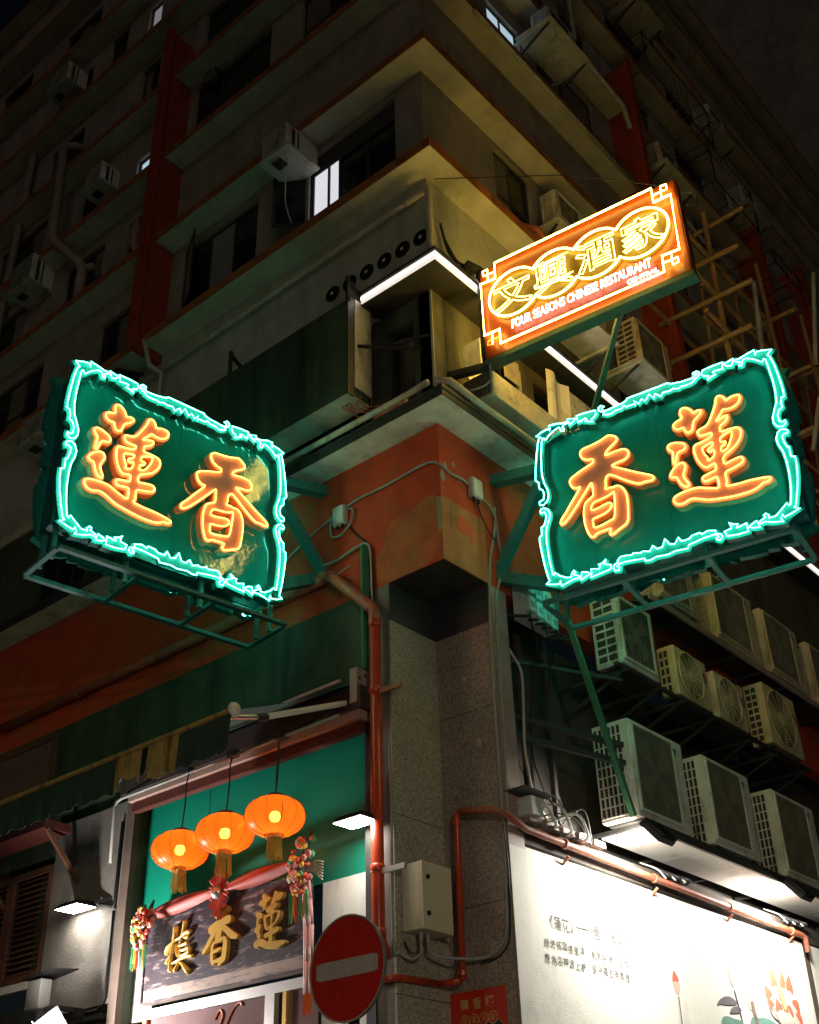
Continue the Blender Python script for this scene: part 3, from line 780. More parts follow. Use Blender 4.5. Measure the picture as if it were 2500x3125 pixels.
# ------------------------------------------------------------------ neon signs
TR = {
'xiang': [[(1.079,1.97),(1.148,1.919),(1.163,1.876),(1.132,1.835),(1.045,1.785),(0.986,1.736),(0.969,1.683),(1.099,1.704),(1.235,1.698),(1.285,1.642),(1.281,1.573),(1.224,1.531),(1.108,1.523),(1.027,1.509),(1.147,1.426),(1.356,1.282),(1.534,1.175),(1.567,1.123),(1.533,1.096),(1.444,1.112),(1.372,1.105),(1.306,1.141),(1.184,1.232),(1.063,1.341),(0.991,1.391),(0.946,1.368),(0.928,1.31),(0.928,1.247),(0.908,1.19),(0.972,1.196),(1.022,1.183),(1.076,1.192),(1.132,1.148),(1.172,1.059),(1.184,0.953),(1.173,0.799),(1.159,0.693),(1.158,0.662),(1.119,0.599),(1.029,0.564),(0.952,0.524),(0.911,0.516),(0.889,0.546),(0.909,0.583),(0.921,0.612),(0.83,0.61),(0.725,0.601),(0.691,0.569),(0.659,0.566),(0.632,0.6),(0.6,0.689),(0.582,0.807),(0.582,0.943),(0.605,1.049),(0.631,1.097),(0.694,1.132),(0.745,1.16),(0.744,1.274),(0.745,1.367),(0.689,1.306),(0.591,1.191),(0.492,1.076),(0.396,0.972),(0.324,0.906),(0.268,0.885),(0.252,0.919),(0.277,0.968),(0.35,1.046),(0.438,1.165),(0.512,1.254),(0.588,1.355),(0.533,1.346),(0.482,1.371),(0.446,1.443),(0.447,1.502),(0.489,1.534),(0.591,1.578),(0.726,1.622),(0.799,1.648),(0.804,1.706),(0.736,1.711),(0.665,1.753),(0.63,1.827),(0.642,1.883),(0.694,1.911),(0.804,1.917),(0.914,1.934),(1.004,1.964),(1.048,1.979)],
  [(1.025,1.119),(1.014,0.969),(0.986,0.737),(0.902,0.716),(0.795,0.692),(0.696,0.687),(0.695,0.766),(0.691,0.823),(0.781,0.831),(0.877,0.848),(0.955,0.894),(0.977,0.948),(0.945,0.982),(0.882,0.977),(0.796,0.956),(0.69,0.948),(0.692,1.005),(0.735,1.058),(0.841,1.066),(0.937,1.082),(1.003,1.11)]],
'lian': [[(2.11,1.977),(2.161,1.929),(2.189,1.855),(2.245,1.88),(2.299,1.863),(2.281,1.823),(2.228,1.778),(2.177,1.745),(2.156,1.686),(2.139,1.612),(2.074,1.599),(2.047,1.65),(2.039,1.707),(1.974,1.693),(1.921,1.728),(1.912,1.786),(1.958,1.821),(2.03,1.833),(2.041,1.869),(2.022,1.932),(2.041,1.979),(2.077,1.989)],
  [(1.933,1.508),(2.008,1.471),(2.022,1.413),(1.993,1.378),(1.915,1.375),(1.886,1.314),(1.861,1.225),(1.835,1.223),(1.841,1.319),(1.851,1.381),(1.844,1.41),(1.808,1.444),(1.792,1.49),(1.821,1.526),(1.879,1.527)],
  [(1.955,1.203),(1.98,1.147),(1.952,1.08),(1.927,1.025),(1.944,0.954),(1.979,0.89),(1.972,0.848),(1.933,0.85),(1.885,0.9),(1.862,0.972),(1.843,1.031),(1.798,1.035),(1.762,1.061),(1.788,1.116),(1.842,1.174),(1.904,1.209)],
  [(2.568,1.974),(2.603,1.918),(2.612,1.873),(2.691,1.908),(2.78,1.903),(2.798,1.848),(2.763,1.782),(2.684,1.742),(2.607,1.747),(2.56,1.767),(2.517,1.711),(2.434,1.619),(2.512,1.647),(2.593,1.666),(2.597,1.625),(2.555,1.575),(2.477,1.541),(2.473,1.45),(2.59,1.455),(2.697,1.438),(2.724,1.375),(2.696,1.282),(2.633,1.203),(2.559,1.155),(2.445,1.097),(2.442,0.983),(2.544,1.007),(2.655,1.022),(2.684,0.972),(2.654,0.927),(2.547,0.898),(2.434,0.878),(2.434,0.783),(2.438,0.744),(2.406,0.681),(2.558,0.662),(2.717,0.659),(2.932,0.627),(2.946,0.592),(2.9,0.566),(2.844,0.575),(2.789,0.534),(2.69,0.509),(2.532,0.511),(2.375,0.532),(2.186,0.569),(2.105,0.61),(2.014,0.656),(1.948,0.661),(1.877,0.631),(1.811,0.639),(1.767,0.682),(1.757,0.73),(1.791,0.768),(1.902,0.792),(2.069,0.793),(2.192,0.735),(2.331,0.684),(2.339,0.763),(2.335,0.858),(2.265,0.847),(2.186,0.832),(2.152,0.864),(2.16,0.912),(2.246,0.93),(2.337,0.947),(2.341,1.002),(2.338,1.048),(2.286,1.036),(2.228,1.02),(2.18,1.064),(2.131,1.174),(2.112,1.305),(2.123,1.373),(2.149,1.395),(2.223,1.399),(2.351,1.427),(2.373,1.491),(2.295,1.489),(2.216,1.494),(2.194,1.563),(2.215,1.588),(2.337,1.612),(2.415,1.74),(2.493,1.897),(2.496,1.951),(2.524,1.98)],
  [(2.362,1.357),(2.347,1.297),(2.292,1.273),(2.277,1.247),(2.305,1.216),(2.349,1.244),(2.361,1.22),(2.342,1.137),(2.254,1.107),(2.267,1.153),(2.233,1.218),(2.209,1.312),(2.281,1.337)],
  [(2.607,1.429),(2.606,1.357),(2.553,1.248),(2.51,1.187),(2.441,1.169),(2.445,1.245),(2.5,1.256),(2.519,1.301),(2.454,1.307),(2.454,1.372),(2.525,1.403)]],
'border': [[(0.035,2.372),(0.131,2.41),(0.224,2.423),(0.237,2.386),(0.252,2.424),(0.234,2.469),(0.33,2.462),(0.45,2.421),(0.519,2.428),(0.505,2.406),(0.447,2.394),(0.428,2.365),(0.451,2.324),(0.437,2.298),(0.405,2.311),(0.393,2.354),(0.379,2.385),(0.321,2.371),(0.237,2.329),(0.174,2.266),(0.151,2.263),(0.149,2.295),(0.12,2.3),(0.099,2.196),(0.078,2.03),(0.067,1.85),(0.065,1.717),(0.086,1.588),(0.125,1.467),(0.128,1.383),(0.104,1.309),(0.044,1.265),(-0.009,1.29),(-0.01,1.332),(0.019,1.345),(0.053,1.351),(0.066,1.429),(0.055,1.492),(0.014,1.531),(0.005,1.558),(0.007,1.63),(-0.024,1.666),(-0.037,1.683),(-0.015,1.882),(0.012,2.056),(0.044,2.218),(0.071,2.32),(0.101,2.334)],
  [(0.511,2.463),(0.631,2.432),(0.594,2.397),(0.534,2.359),(0.528,2.412),(0.514,2.436)],
  [(0.646,2.464),(0.757,2.462),(0.915,2.446),(0.924,2.385),(0.892,2.343),(0.846,2.324),(0.862,2.28),(0.826,2.295),(0.785,2.324),(0.758,2.329),(0.784,2.362),(0.764,2.377),(0.701,2.359),(0.656,2.353),(0.652,2.417)],
  [(1.047,2.453),(1.002,2.484),(0.966,2.462),(0.967,2.418),(1.001,2.385),(1.076,2.378),(1.295,2.398),(1.359,2.419),(1.376,2.446),(1.523,2.445),(1.709,2.449),(1.827,2.45),(1.931,2.454),(1.978,2.421),(2.116,2.395),(2.268,2.389),(2.271,2.403),(2.32,2.417),(2.319,2.446),(2.277,2.443),(2.281,2.463),(2.329,2.47),(2.359,2.442),(2.353,2.402),(2.325,2.372),(2.289,2.367),(2.273,2.339),(2.223,2.319),(2.141,2.319),(2.095,2.326),(2.068,2.309),(1.99,2.336),(1.94,2.322),(1.859,2.336),(1.822,2.288),(1.775,2.337),(1.748,2.361),(1.726,2.296),(1.673,2.387),(1.609,2.306),(1.564,2.357),(1.516,2.3),(1.46,2.37),(1.471,2.279),(1.466,2.319),(1.339,2.323),(1.322,2.355),(1.274,2.319),(1.189,2.324),(1.131,2.299),(1.067,2.307),(1.016,2.334),(1.04,2.349),(1.019,2.402),(1.007,2.432)],
  [(2.381,2.397),(2.407,2.449),(2.536,2.461),(2.674,2.462),(2.659,2.406),(2.663,2.362),(2.556,2.375),(2.526,2.367),(2.558,2.318),(2.499,2.309),(2.448,2.276),(2.454,2.315),(2.469,2.336),(2.414,2.354)],
  [(2.679,2.425),(2.751,2.442),(2.81,2.457),(2.806,2.431),(2.787,2.39),(2.771,2.362),(2.717,2.38)],
  [(2.8,2.433),(2.884,2.423),(2.99,2.452),(3.083,2.472),(3.079,2.39),(3.109,2.432),(3.174,2.423),(3.289,2.384),(3.222,2.324),(3.249,2.291),(3.277,2.154),(3.299,1.927),(3.307,1.749),(3.304,1.651),(3.266,1.647),(3.249,1.562),(3.256,1.513),(3.208,1.488),(3.179,1.422),(3.183,1.329),(3.221,1.307),(3.25,1.321),(3.253,1.281),(3.208,1.242),(3.149,1.266),(3.114,1.332),(3.118,1.408),(3.161,1.521),(3.2,1.609),(3.218,1.761),(3.219,1.908),(3.208,2.076),(3.191,2.276),(3.172,2.291),(3.142,2.25),(3.058,2.336),(2.968,2.392),(2.922,2.385),(2.897,2.312),(2.864,2.313),(2.871,2.352),(2.891,2.371),(2.834,2.397)],
  [(3.239,1.184),(3.181,1.214),(3.133,1.182),(3.102,1.106),(3.111,1.013),(3.144,0.912),(3.157,0.77),(3.157,0.61),(3.144,0.445),(3.13,0.347),(3.096,0.193),(3.072,0.183),(3.054,0.22),(2.986,0.161),(2.903,0.096),(2.821,0.095),(2.828,0.134),(2.798,0.168),(2.77,0.154),(2.784,0.119),(2.717,0.09),(2.7,0.054),(2.774,0.064),(2.859,0.028),(2.975,-0),(2.953,0.042),(2.978,0.093),(2.996,0.051),(3.08,0.069),(3.182,0.103),(3.123,0.136),(3.149,0.162),(3.196,0.323),(3.235,0.489),(3.259,0.663),(3.264,0.79),(3.221,0.807),(3.218,0.84),(3.223,0.944),(3.202,0.946),(3.178,1.037),(3.173,1.115),(3.209,1.139),(3.244,1.131),(3.251,1.167)],
  [(2.576,0.056),(2.623,0.087),(2.679,0.109),(2.695,0.056),(2.703,0.017),(2.633,0.03)],
  [(2.288,0.095),(2.376,0.112),(2.382,0.146),(2.359,0.196),(2.415,0.153),(2.461,0.143),(2.437,0.097),(2.479,0.101),(2.561,0.12),(2.561,0.061),(2.562,0.007),(2.442,0.007),(2.309,0.028),(2.304,0.065)],
  [(2.172,0.098),(2.042,0.094),(1.92,0.075),(1.848,0.064),(1.83,0.021),(1.674,0.037),(1.583,0.019),(1.474,0.031),(1.443,0.038),(1.362,0.017),(1.29,0.025),(1.286,0.063),(1.174,0.078),(1.038,0.096),(0.957,0.09),(0.924,0.068),(0.961,0.041),(0.947,0.008),(0.897,0.013),(0.877,0.052),(0.898,0.098),(0.951,0.118),(0.944,0.142),(0.989,0.181),(1.058,0.174),(1.136,0.16),(1.158,0.179),(1.244,0.151),(1.285,0.164),(1.359,0.134),(1.394,0.17),(1.408,0.198),(1.458,0.139),(1.526,0.142),(1.539,0.167),(1.572,0.241),(1.614,0.154),(1.683,0.131),(1.738,0.203),(1.767,0.139),(1.866,0.142),(1.903,0.172),(2.002,0.18),(2.019,0.15),(2.098,0.172),(2.191,0.146),(2.184,0.106),(2.213,0.09),(2.248,0.078),(2.257,0.034),(2.225,0.003),(2.186,0.022),(2.184,0.046),(2.217,0.047),(2.2,0.077)],
  [(0.588,0.139),(0.697,0.104),(0.712,0.147),(0.694,0.169),(0.745,0.169),(0.791,0.208),(0.794,0.191),(0.759,0.154),(0.85,0.114),(0.856,0.08),(0.832,0.055),(0.709,0.041),(0.575,0.025),(0.592,0.079)],
  [(0.464,0.135),(0.524,0.116),(0.581,0.077),(0.518,0.059),(0.442,0.029),(0.436,0.064),(0.454,0.09)],
  [(0.044,1.221),(0.095,1.185),(0.122,1.117),(0.109,1.041),(0.067,0.951),(0.042,0.857),(0.034,0.723),(0.04,0.564),(0.051,0.404),(0.075,0.215),(0.096,0.214),(0.104,0.239),(0.166,0.175),(0.255,0.12),(0.317,0.112),(0.332,0.161),(0.362,0.189),(0.385,0.166),(0.35,0.134),(0.428,0.087),(0.436,0.064),(0.343,0.071),(0.269,0.051),(0.177,0.026),(0.169,0.104),(0.155,0.065),(0.062,0.083),(-0.025,0.116),(0.026,0.149),(0.01,0.197),(-0.018,0.349),(-0.042,0.546),(-0.059,0.72),(-0.056,0.81),(-0.021,0.833),(-0.016,0.945),(0.025,0.966),(0.052,1.026),(0.065,1.102),(0.049,1.166),(-0.007,1.157),(-0.015,1.189),(0.005,1.217)]],
'frame': [[(0.276,1.601),(0.27,1.301),(0.026,1.321),(0.024,0.357),(0.272,0.351),(0.268,0.095),(2.713,0.079),(2.721,0.352),(2.962,0.335),(2.99,1.321),(2.742,1.319),(2.745,1.585)]],
'keys': [[(0.148,1.342),(0.153,1.542),(0.074,1.541),(0.079,1.45),(0.269,1.439)],
  [(2.863,1.322),(2.872,1.545),(2.955,1.535),(2.954,1.441),(2.86,1.447),(2.755,1.447)],
  [(0.151,0.353),(0.141,0.146)],
  [(0.246,0.223),(0.073,0.227),(0.063,0.161),(0.136,0.143)],
  [(2.848,0.34),(2.839,0.128),(2.921,0.136),(2.92,0.22),(2.829,0.217),(2.721,0.23)]],
}

def tubes3(loops, f, r, n=6, rnd=0):
    mb = MB()
    for l in loops:
        P = chaikin(l, rnd, .22) if rnd else l
        mb.tube([f(p[0], p[1]) for p in P], r, n, True)
    return mb

def big_sign(name, label, org, rz, mirror, lian_off, xiang_off, arm_side):
    t = thing(name, label, 'neon sign', org, radians(rz), 'green neon restaurant signs')
    WMt = WM[t]
    U = (lambda u: -u * .97) if mirror else (lambda u: u)
    Vv = .10 if mirror else 0.0
    def F(y): return lambda u, v, w=0: WMt @ Vector((u, y + w, v))
    x0, x1 = (U(3.22), U(.05)) if mirror else (.05, 3.22)
    z0, z1 = .12 + Vv, 2.33 + Vv
    xm = (x0 + x1) / 2 + .02
    # sheet metal box: two front sheets, side skin
    def wbox(a, b, c, d, e, f_, nm, m, par=t):
        return MB().add([WMt @ Vector(p) for p in ((a, c, e), (b, c, e), (b, d, e), (a, d, e), (a, c, f_), (b, c, f_), (b, d, f_), (a, d, f_))],
                        [(0, 3, 2, 1), (4, 5, 6, 7), (0, 1, 5, 4), (1, 2, 6, 5), (2, 3, 7, 6), (3, 0, 4, 7)]).build(nm, m, par)
    wbox(x0 + .01, x1 - .01, .155, .475, z0 + .01, z1 - .01, 'box_side', 'sign_side')
    wbox(x0, xm - .002, .13, .154, z0, z1, 'face_sheet', 'sign_gloss' if mirror else 'sign_green')
    wbox(xm + .002, x1, .13, .154, z0, z1, 'face_sheet', 'sign_gloss' if mirror else 'sign_green')
    wbox(x0, x1, .476, .50, z0, z1, 'face_sheet', 'sign_green')
    # border boards and tubes, front and back
    B = [[(U(u), v + Vv) for u, v in l] for l in TR['border']]
    for l in B:
        o = MB().prism([offset(l, .028)], lambda u, v, w: WMt @ Vector((u, w, v)), .035, .129).build('border_board', 'sign_trim', t); fixn(o)
        tubes3([l], F(0.0), .0078).build('neon_tube', 'neon_teal', o, smooth=True)
        o2 = MB().prism([offset(l, .045)], lambda u, v, w: WMt @ Vector((u, w, v)), .501, .60).build('border_board', 'sign_trim', t); fixn(o2)
        mv = sum(p[1] for p in l) / len(l) - Vv; mu = sum(p[0] for p in TR['border'][B.index(l)]) / len(l)
        tubes3([l], F(.613), .0088, 5).build('neon_tube', 'neon_teal', o2, smooth=True)
    # characters
    def char(loops, off, holes_of, grow):
        L = [[(u + off[0], v + off[1]) for u, v in l] for l in loops]
        used = [h for hs in holes_of.values() for h in hs]
        for i, l in enumerate(L):
            if i in used: continue
            hs = [chaikin(offset(L[h], -.006), 1, .22) for h in holes_of.get(i, [])]
            ol = [chaikin(offset(l, grow), 1, .22)] + [h[::-1] for h in hs]
            o = MB().prism(ol, lambda u, v, w: WMt @ Vector((u, w, v)), .02, .129).build('character_box', 'letter_side', t); fixn(o)
            fo = MB().face(ol, lambda u, v, w: WMt @ Vector((u, w, v)), .0165).build('character_face', 'letter_face', o); fixn(fo)
            tubes3([l] + [L[h] for h in holes_of.get(i, [])], F(-.008), .0088, 6, 1).build('neon_tube', 'neon_orange', o, smooth=True)
    char(TR['lian'], lian_off, {3: [4, 5]}, .034)
    char(TR['xiang'], xiang_off, {0: [1]}, .021)
    # back of the box carries the same characters as plain raised shapes seen by nobody from the street corner: left off
    # hanging frame below the box
    zf = -.2
    a, b = (-3.10, .02) if mirror else (-.04, 3.10)
    fr = MB()
    W2 = lambda p: WMt @ Vector(p)
    yn, yf = -.11, .72
    fr.beam(W2((a, yn, zf)), W2((b, yn, zf)), .075, .045); fr.beam(W2((a, yf, zf)), W2((b, yf, zf)), .075, .045)
    n = 4
    for k in range(n):
        x = a + (b - a) * k / (n - 1)
        fr.beam(W2((x, yn + .03, zf)), W2((x, yf - .03, zf)), .06, .042)
    fr.build('frame_rail', 'steel_teal', t)
    for k in range(n):
        x = a + (b - a) * k / (n - 1) + (.06 if k == 0 else -.06)
        for y in (.17, .46):
            MB().beam(W2((x, y, zf)), W2((x, y, z0 + .02)), .05).build('hanger', 'steel_teal', t)
    return t, W2, (x0, x1, z0, z1)

sR, W2, dR = big_sign('neon_sign', 'green neon sign projecting over the side street air conditioners', (.9, .95, 8.6), 8.75, False, (0, 0), (0, 0), -1)
MB().beam(W2((.0, .3, 2.02)), (-.02, 1.2, 10.78), .16, .15).build('bracket_arm', 'steel_teal', sR); MB().beam(W2((.0, .3, .22)), (-.02, 1.2, 9.25), .16, .15).build('bracket_arm', 'steel_teal', sR)
MB().beam(W2((-.02, .3, 1.95)), (.0, 1.18, 9.3), .12, .13).build('bracket_arm', 'steel_teal', sR)
sL, W2, dL = big_sign('neon_sign', 'green neon sign over the shop awning with glossy yellow reflections across its face', (-1.95, -.95, 8.6), 81.75, True, (-4.62, .115), (-1.815, .09), 1)
MB().beam(W2((.0, .3, 2.2)), (-2.12, .02, 10.98), .15, .15).build('bracket_arm', 'steel_teal', sL); MB().beam(W2((.0, .3, .5)), (-2.12, .02, 9.58), .15, .15).build('bracket_arm', 'steel_teal', sL)
MB().beam(W2((.02, .3, 2.1)), (-2.12, .0, 9.62), .12, .13).build('bracket_arm', 'steel_teal', sL)

# yellow restaurant sign
fs = thing('neon_sign', 'tilted orange neon sign with four characters in linked yellow discs, high over the corner', 'neon sign', (.6, .4, 12.2), radians(6.5))
WF = WM[fs]
def Ff(y): return lambda u, v, w=0: WF @ Vector((u, y + w, v))
def fbox(a, b, c, d, e, f_): return MB().add([WF @ Vector(p) for p in ((a, c, e), (b, c, e), (b, d, e), (a, d, e), (a, c, f_), (b, c, f_), (b, d, f_), (a, d, f_))],
                        [(0, 3, 2, 1), (4, 5, 6, 7), (0, 1, 5, 4), (1, 2, 6, 5), (2, 3, 7, 6), (3, 0, 4, 7)])
fbox(-.02, 3.06, .04, .20, -.03, 1.64).build('box_side', 'fs_side', fs)
fbox(.0, 3.04, .03, .0395, -.01, 1.62).build('face_sheet', 'fs_face', fs)
fbox(-.04, 3.08, .02, .21, -.10, -.031).build('bottom_rail', 'steel_dim', fs)
R_ = .405; cx_ = [.55, 1.195, 1.84, 2.487]
out = []
def arc(c, a0, a1, n=28): return [(c + R_ * cos(a0 + (a1 - a0) * k / n), .9 + R_ * sin(a0 + (a1 - a0) * k / n)) for k in range(n + 1)]
hl = math.acos((.645 / 2) / R_)
out += arc(cx_[0], 2 * pi - hl, hl)[::-1][::-1]
out = arc(cx_[0], -hl, -2 * pi + hl, 44)[::-1]      # from upper join, counter-clockwise round the first disc to the lower join
for i in (1, 2): out += arc(cx_[i], -pi + hl, -hl)
out += arc(cx_[3], -pi + hl, pi - hl, 44)
for i in (2, 1): out += arc(cx_[i], hl, pi - hl)
cl = []
for p in out:
    if not cl or math.hypot(p[0] - cl[-1][0], p[1] - cl[-1][1]) > .004: cl.append(p)
if math.hypot(cl[0][0] - cl[-1][0], cl[0][1] - cl[-1][1]) < .004: cl.pop()
o = MB().prism([offset(cl, .012)], lambda u, v, w: WF @ Vector((u, w, v)), .016, .0295).build('disc_panel', 'fs_disc', fs); fixn(o)
tubes3([cl], Ff(-.045), .0145).build('neon_tube', 'neon_yellow', o, smooth=True)
tubes3([cl], Ff(.235), .0155).build('neon_tube', 'neon_back', fs, smooth=True)
tubes3(TR['frame'], Ff(.23), .015).build('neon_tube', 'neon_back', fs, smooth=True)
fbox(.0, 3.04, .2005, .21, -.01, 1.62).build('face_sheet', 'fs_face', fs)
tubes3(TR['frame'], Ff(-.04), .014).build('neon_tube', 'neon_yellow', fs, smooth=True)
for i, k in enumerate(TR['keys']):
    MB().tube([Ff(-.04)(*p) for p in k], .010, 6).build('neon_tube', 'neon_dim' if i == 3 else 'neon_yellow', fs, smooth=True)
for ch, c, s_ in (('文', cx_[0] - .03, .60), ('興', cx_[1] - .02, .60), ('酒', cx_[2] - .01, .58), ('家', cx_[3] + .02, .58)):
    mb = MB()
    ls = text_loops(ch, 1.0, .012)
    xs = [p[0] for l in ls for p in l]; ys = [p[1] for l in ls for p in l]
    k = s_ / max(max(xs) - min(xs), max(ys) - min(ys)); mx, my = (max(xs) + min(xs)) / 2, (max(ys) + min(ys)) / 2
    fc = MB()
    for l in ls:
        mb.tube([Ff(-.05)(c + (p[0] - mx) * k, .90 + (p[1] - my) * k * .92) for p in l], .009, 5, True)
    mb.build('character_tube', 'neon_char', fs, smooth=True)
text_part('FOUR SEASONS CHINESE RESTAURANT', .215, lambda x, y: Ff(-.035)(1.51 + x, .335 + y), 'lettering', 'neon_pink', fs, off=.004, sx=2.21 / 3.99)
text_part('CENTRAL', .105, lambda x, y: Ff(-.035)(2.42 + x, .165 + y), 'lettering', 'neon_pink', fs, off=.003, sx=.98)
MB().beam((.0, .30, 12.12), WF @ Vector((.1, .16, -.06)), .10, .10).build('bracket_arm', 'steel_dark', fs)
m = MB(); m.beam(WF @ Vector((-.07, .16, -.1)), WF @ Vector((-.07, .16, 1.82)), .10, .10); m.beam((.44, .30, 14.0), WF @ Vector((-.07, .16, 1.78)), .10, .09)
m.beam(WF @ Vector((-.05, .16, 1.5)), (.44, .28, 13.86), .03, .03); m.build('bracket_arm', 'steel_dark', fs)
MB().beam(WF @ Vector((1.95, .2, -.08)), (1.3, 1.75, 11.32), .07, .07).build('strut', 'steel_dim', fs)
MB().tube([(.20, -.02, 15.72), (2.2, .5, 14.75), WF @ Vector((3.0, .2, 1.66))], .008, 5).build('stay_wire', 'cable_black', fs)
MB().tube(smooth_path([WF @ Vector((3.0, .3, 1.66)), WF @ Vector((3.16, .4, 1.62)), WF @ Vector((3.2, .4, 1.42)), WF @ Vector((3.08, .3, 1.36))]), .009, 5).build('power_cable', 'cable_black', fs)
# ------------------------------------------------------------------ air conditioners of the side street
def ac_unit(label, x1, y0, z0, w, h, d, style, casing='ac', group='outdoor air conditioners stacked along the side wall', badge=True, fan_frac=.78):
    t = thing('air_conditioner', label, 'air conditioner', (x1 - d, y0, z0), 0, group)
    if casing == 'ac': casing = random.choice(['ac0', 'ac1', 'ac'])
    elif casing == 'ac_cream': casing = random.choice(['ac2', 'ac_cream'])
    ca = MB().bevbox(0, d, 0, w, 0, h, .012).build('casing', casing, t, local=True)
    # coil behind the side lattice (towards the corner)
    if style == 'vrv': nx, nz, a, b = 6, 9, .03, d - .12
    elif style == 'split': nx, nz, a, b = 2, 8, .05, d - .05
    elif style == 'louver': nx, nz, a, b = 1, 12, .06, d - .06
    else: nx, nz, a, b = (2, 5, .03, d - .1) if h < .95 else (2, 8, .03, d - .12)
    MB().box(a, b, -.004, -.001, .05, h - .06).build('coil', 'ac_dark', t, local=True)
    g = MB()
    for k in range(nx + 1):
        x = a + (b - a) * k / nx; g.box(x - .009, x + .009, -.022, -.005, .04, h - .05)
    for k in range(nz + 1):
        z = .05 + (h - .11) * k / nz; q = .016 if style in ('split', 'round') else .008
        g.box(a, b, -.020, -.006, z - q, z + q)
    g.build('side_lattice', casing, t, local=True)
    # front
    y1 = w * fan_frac
    if style in ('vrv', 'split', 'louver'):
        p0, p1, q0, q1 = .07, y1, .10, h - .07
        MB().prism([chaikin([(p0, q0), (p1, q0), (p1, q1), (p0, q1)], 2, .06)], lambda u, v, ww: (ww, u, v), d + .001, d + .006).build('fan_opening', 'ac_dark', t, local=True)
        fm = MB()
        for r in ((p0 - .03, p0 + .012, q0 - .03, q1 + .03), (p1 - .012, p1 + .03, q0 - .03, q1 + .03)): fm.box(d + .001, d + .03, r[0], r[1], r[2], r[3])
        fm.box(d + .001, d + .029, p0 + .012, p1 - .012, q0 - .03, q0 + .01); fm.box(d + .001, d + .029, p0 + .012, p1 - .012, q1 - .01, q1 + .03)
        fm.build('grille_frame', casing, t, local=True)
        c = MB().lathe([(.0, d + .007), (.10, d + .007), (.09, d + .013), (.0, d + .014)], (0, (p0 + p1) / 2, (q0 + q1) / 2), 16, 'x')
        fan = c.build('fan', 'fanplastic', t, local=True)
        for k in range(4):
            a0 = k * pi / 2 + .4; R1 = min(p1 - p0, q1 - q0) / 2 - .02; cy, cz = (p0 + p1) / 2, (q0 + q1) / 2
            MB().prism([[(cy + .08 * cos(a0), cz + .08 * sin(a0)), (cy + R1 * cos(a0 - .1), cz + R1 * sin(a0 - .1)), (cy + R1 * cos(a0 + .65), cz + R1 * sin(a0 + .65)), (cy + .09 * cos(a0 + .9), cz + .09 * sin(a0 + .9))]],
                        lambda u, v, ww: (ww, u, v), d + .008, d + .010).build('blade', 'fanplastic', fan, local=True)
        g = MB(); ny = int((p1 - p0) / (.033 if style == 'vrv' else .2)); nz = int((q1 - q0) / (.04 if style == 'vrv' else .045))
        for k in range(1, ny): y = p0 + (p1 - p0) * k / ny; g.box(d + .017, d + .020, y - .003, y + .003, q0, q1)
        for k in range(1, nz): z = q0 + (q1 - q0) * k / nz; g.box(d + .0205, d + .024, p0, p1, z - .004, z + .004)
        g.build('fan_grille', 'grille', t, local=True, kind='stuff')
        for k in range(6):
            z = q0 + (q1 - q0) * (k + .5) / 6
            MB().box(d + .0005, d + .0025, y1 + .05, w - .01, z, z + .006).build('seam', 'grille', t, local=True)
        if badge and style == 'vrv':
            b1 = MB().prism([[(y1 - .02, h - .16), (y1 + .09, h - .13), (y1 + .05, h - .27)]], lambda u, v, ww: (ww, u, v), d + .031, d + .034).build('badge', 'badge_teal', t, local=True)
    else:
        cy, cz, R1 = w * .42, h / 2, min(h * .46, w * .42)
        MB().lathe([(.0, d + .001), (R1, d + .001), (R1, d + .006), (.0, d + .006)], (0, cy, cz), 28, 'x').build('fan_opening', 'ac_dark', t, local=True)
        fan = MB().lathe([(.0, d + .007), (R1 * .2, d + .007), (R1 * .18, d + .012), (.0, d + .013)], (0, cy, cz), 14, 'x').build('fan', 'fanplastic', t, local=True)
        for k in range(3):
            a0 = k * 2 * pi / 3 + .6
            MB().prism([[(cy + .1 * R1 * cos(a0), cz + .1 * R1 * sin(a0)), (cy + .92 * R1 * cos(a0 - .2), cz + .92 * R1 * sin(a0 - .2)), (cy + .92 * R1 * cos(a0 + .7), cz + .92 * R1 * sin(a0 + .7)), (cy + .2 * R1 * cos(a0 + 1), cz + .2 * R1 * sin(a0 + 1))]],
                        lambda u, v, ww: (ww, u, v), d + .008, d + .010).build('blade', 'fanplastic', fan, local=True)
        g = MB()
        for k in range(9):
            r = R1 * (.24 + .76 * k / 8)
            g.tube([(d + .022, cy + r * cos(2 * pi * i / 28), cz + r * sin(2 * pi * i / 28)) for i in range(28)], .0045 if k < 8 else .012, 4, True)
        for k in range(12):
            a0 = 2 * pi * k / 12
            g.beam((d + .024, cy + R1 * .2 * cos(a0), cz + R1 * .2 * sin(a0)), (d + .024, cy + R1 * cos(a0), cz + R1 * sin(a0)), .006, .006)
        g.lathe([(.0, d + .018), (R1 * .24, d + .018), (R1 * .2, d + .03), (.0, d + .032)], (0, cy, cz), 14, 'x')
        g.build('fan_grille', casing, t, local=True, kind='stuff')
        if badge:
            by, bz = w * .9, h * .68
            b1 = MB().lathe([(.0, d + .001), (.055, d + .001), (.055, d + .004), (.0, d + .004)], (0, by, bz), 16, 'x').build('badge', 'badge_blue', t, local=True)
            MB().prism([[(by - .02, bz - .045), (by + .045, bz - .03), (by + .04, bz + .02), (by - .01, bz + .03)]], lambda u, v, ww: (ww, u, v), d + .0045, d + .006).build('badge_mark', 'badge_red', b1, local=True)
            vs, fs_ = text_mesh('GREE', .062, 'CENTER', .003)
            MB().add([(d + .003, by - .0 + v[0], bz - .085 + v[1]) for v in vs], fs_).build('lettering', 'badge_blue', t, local=True)
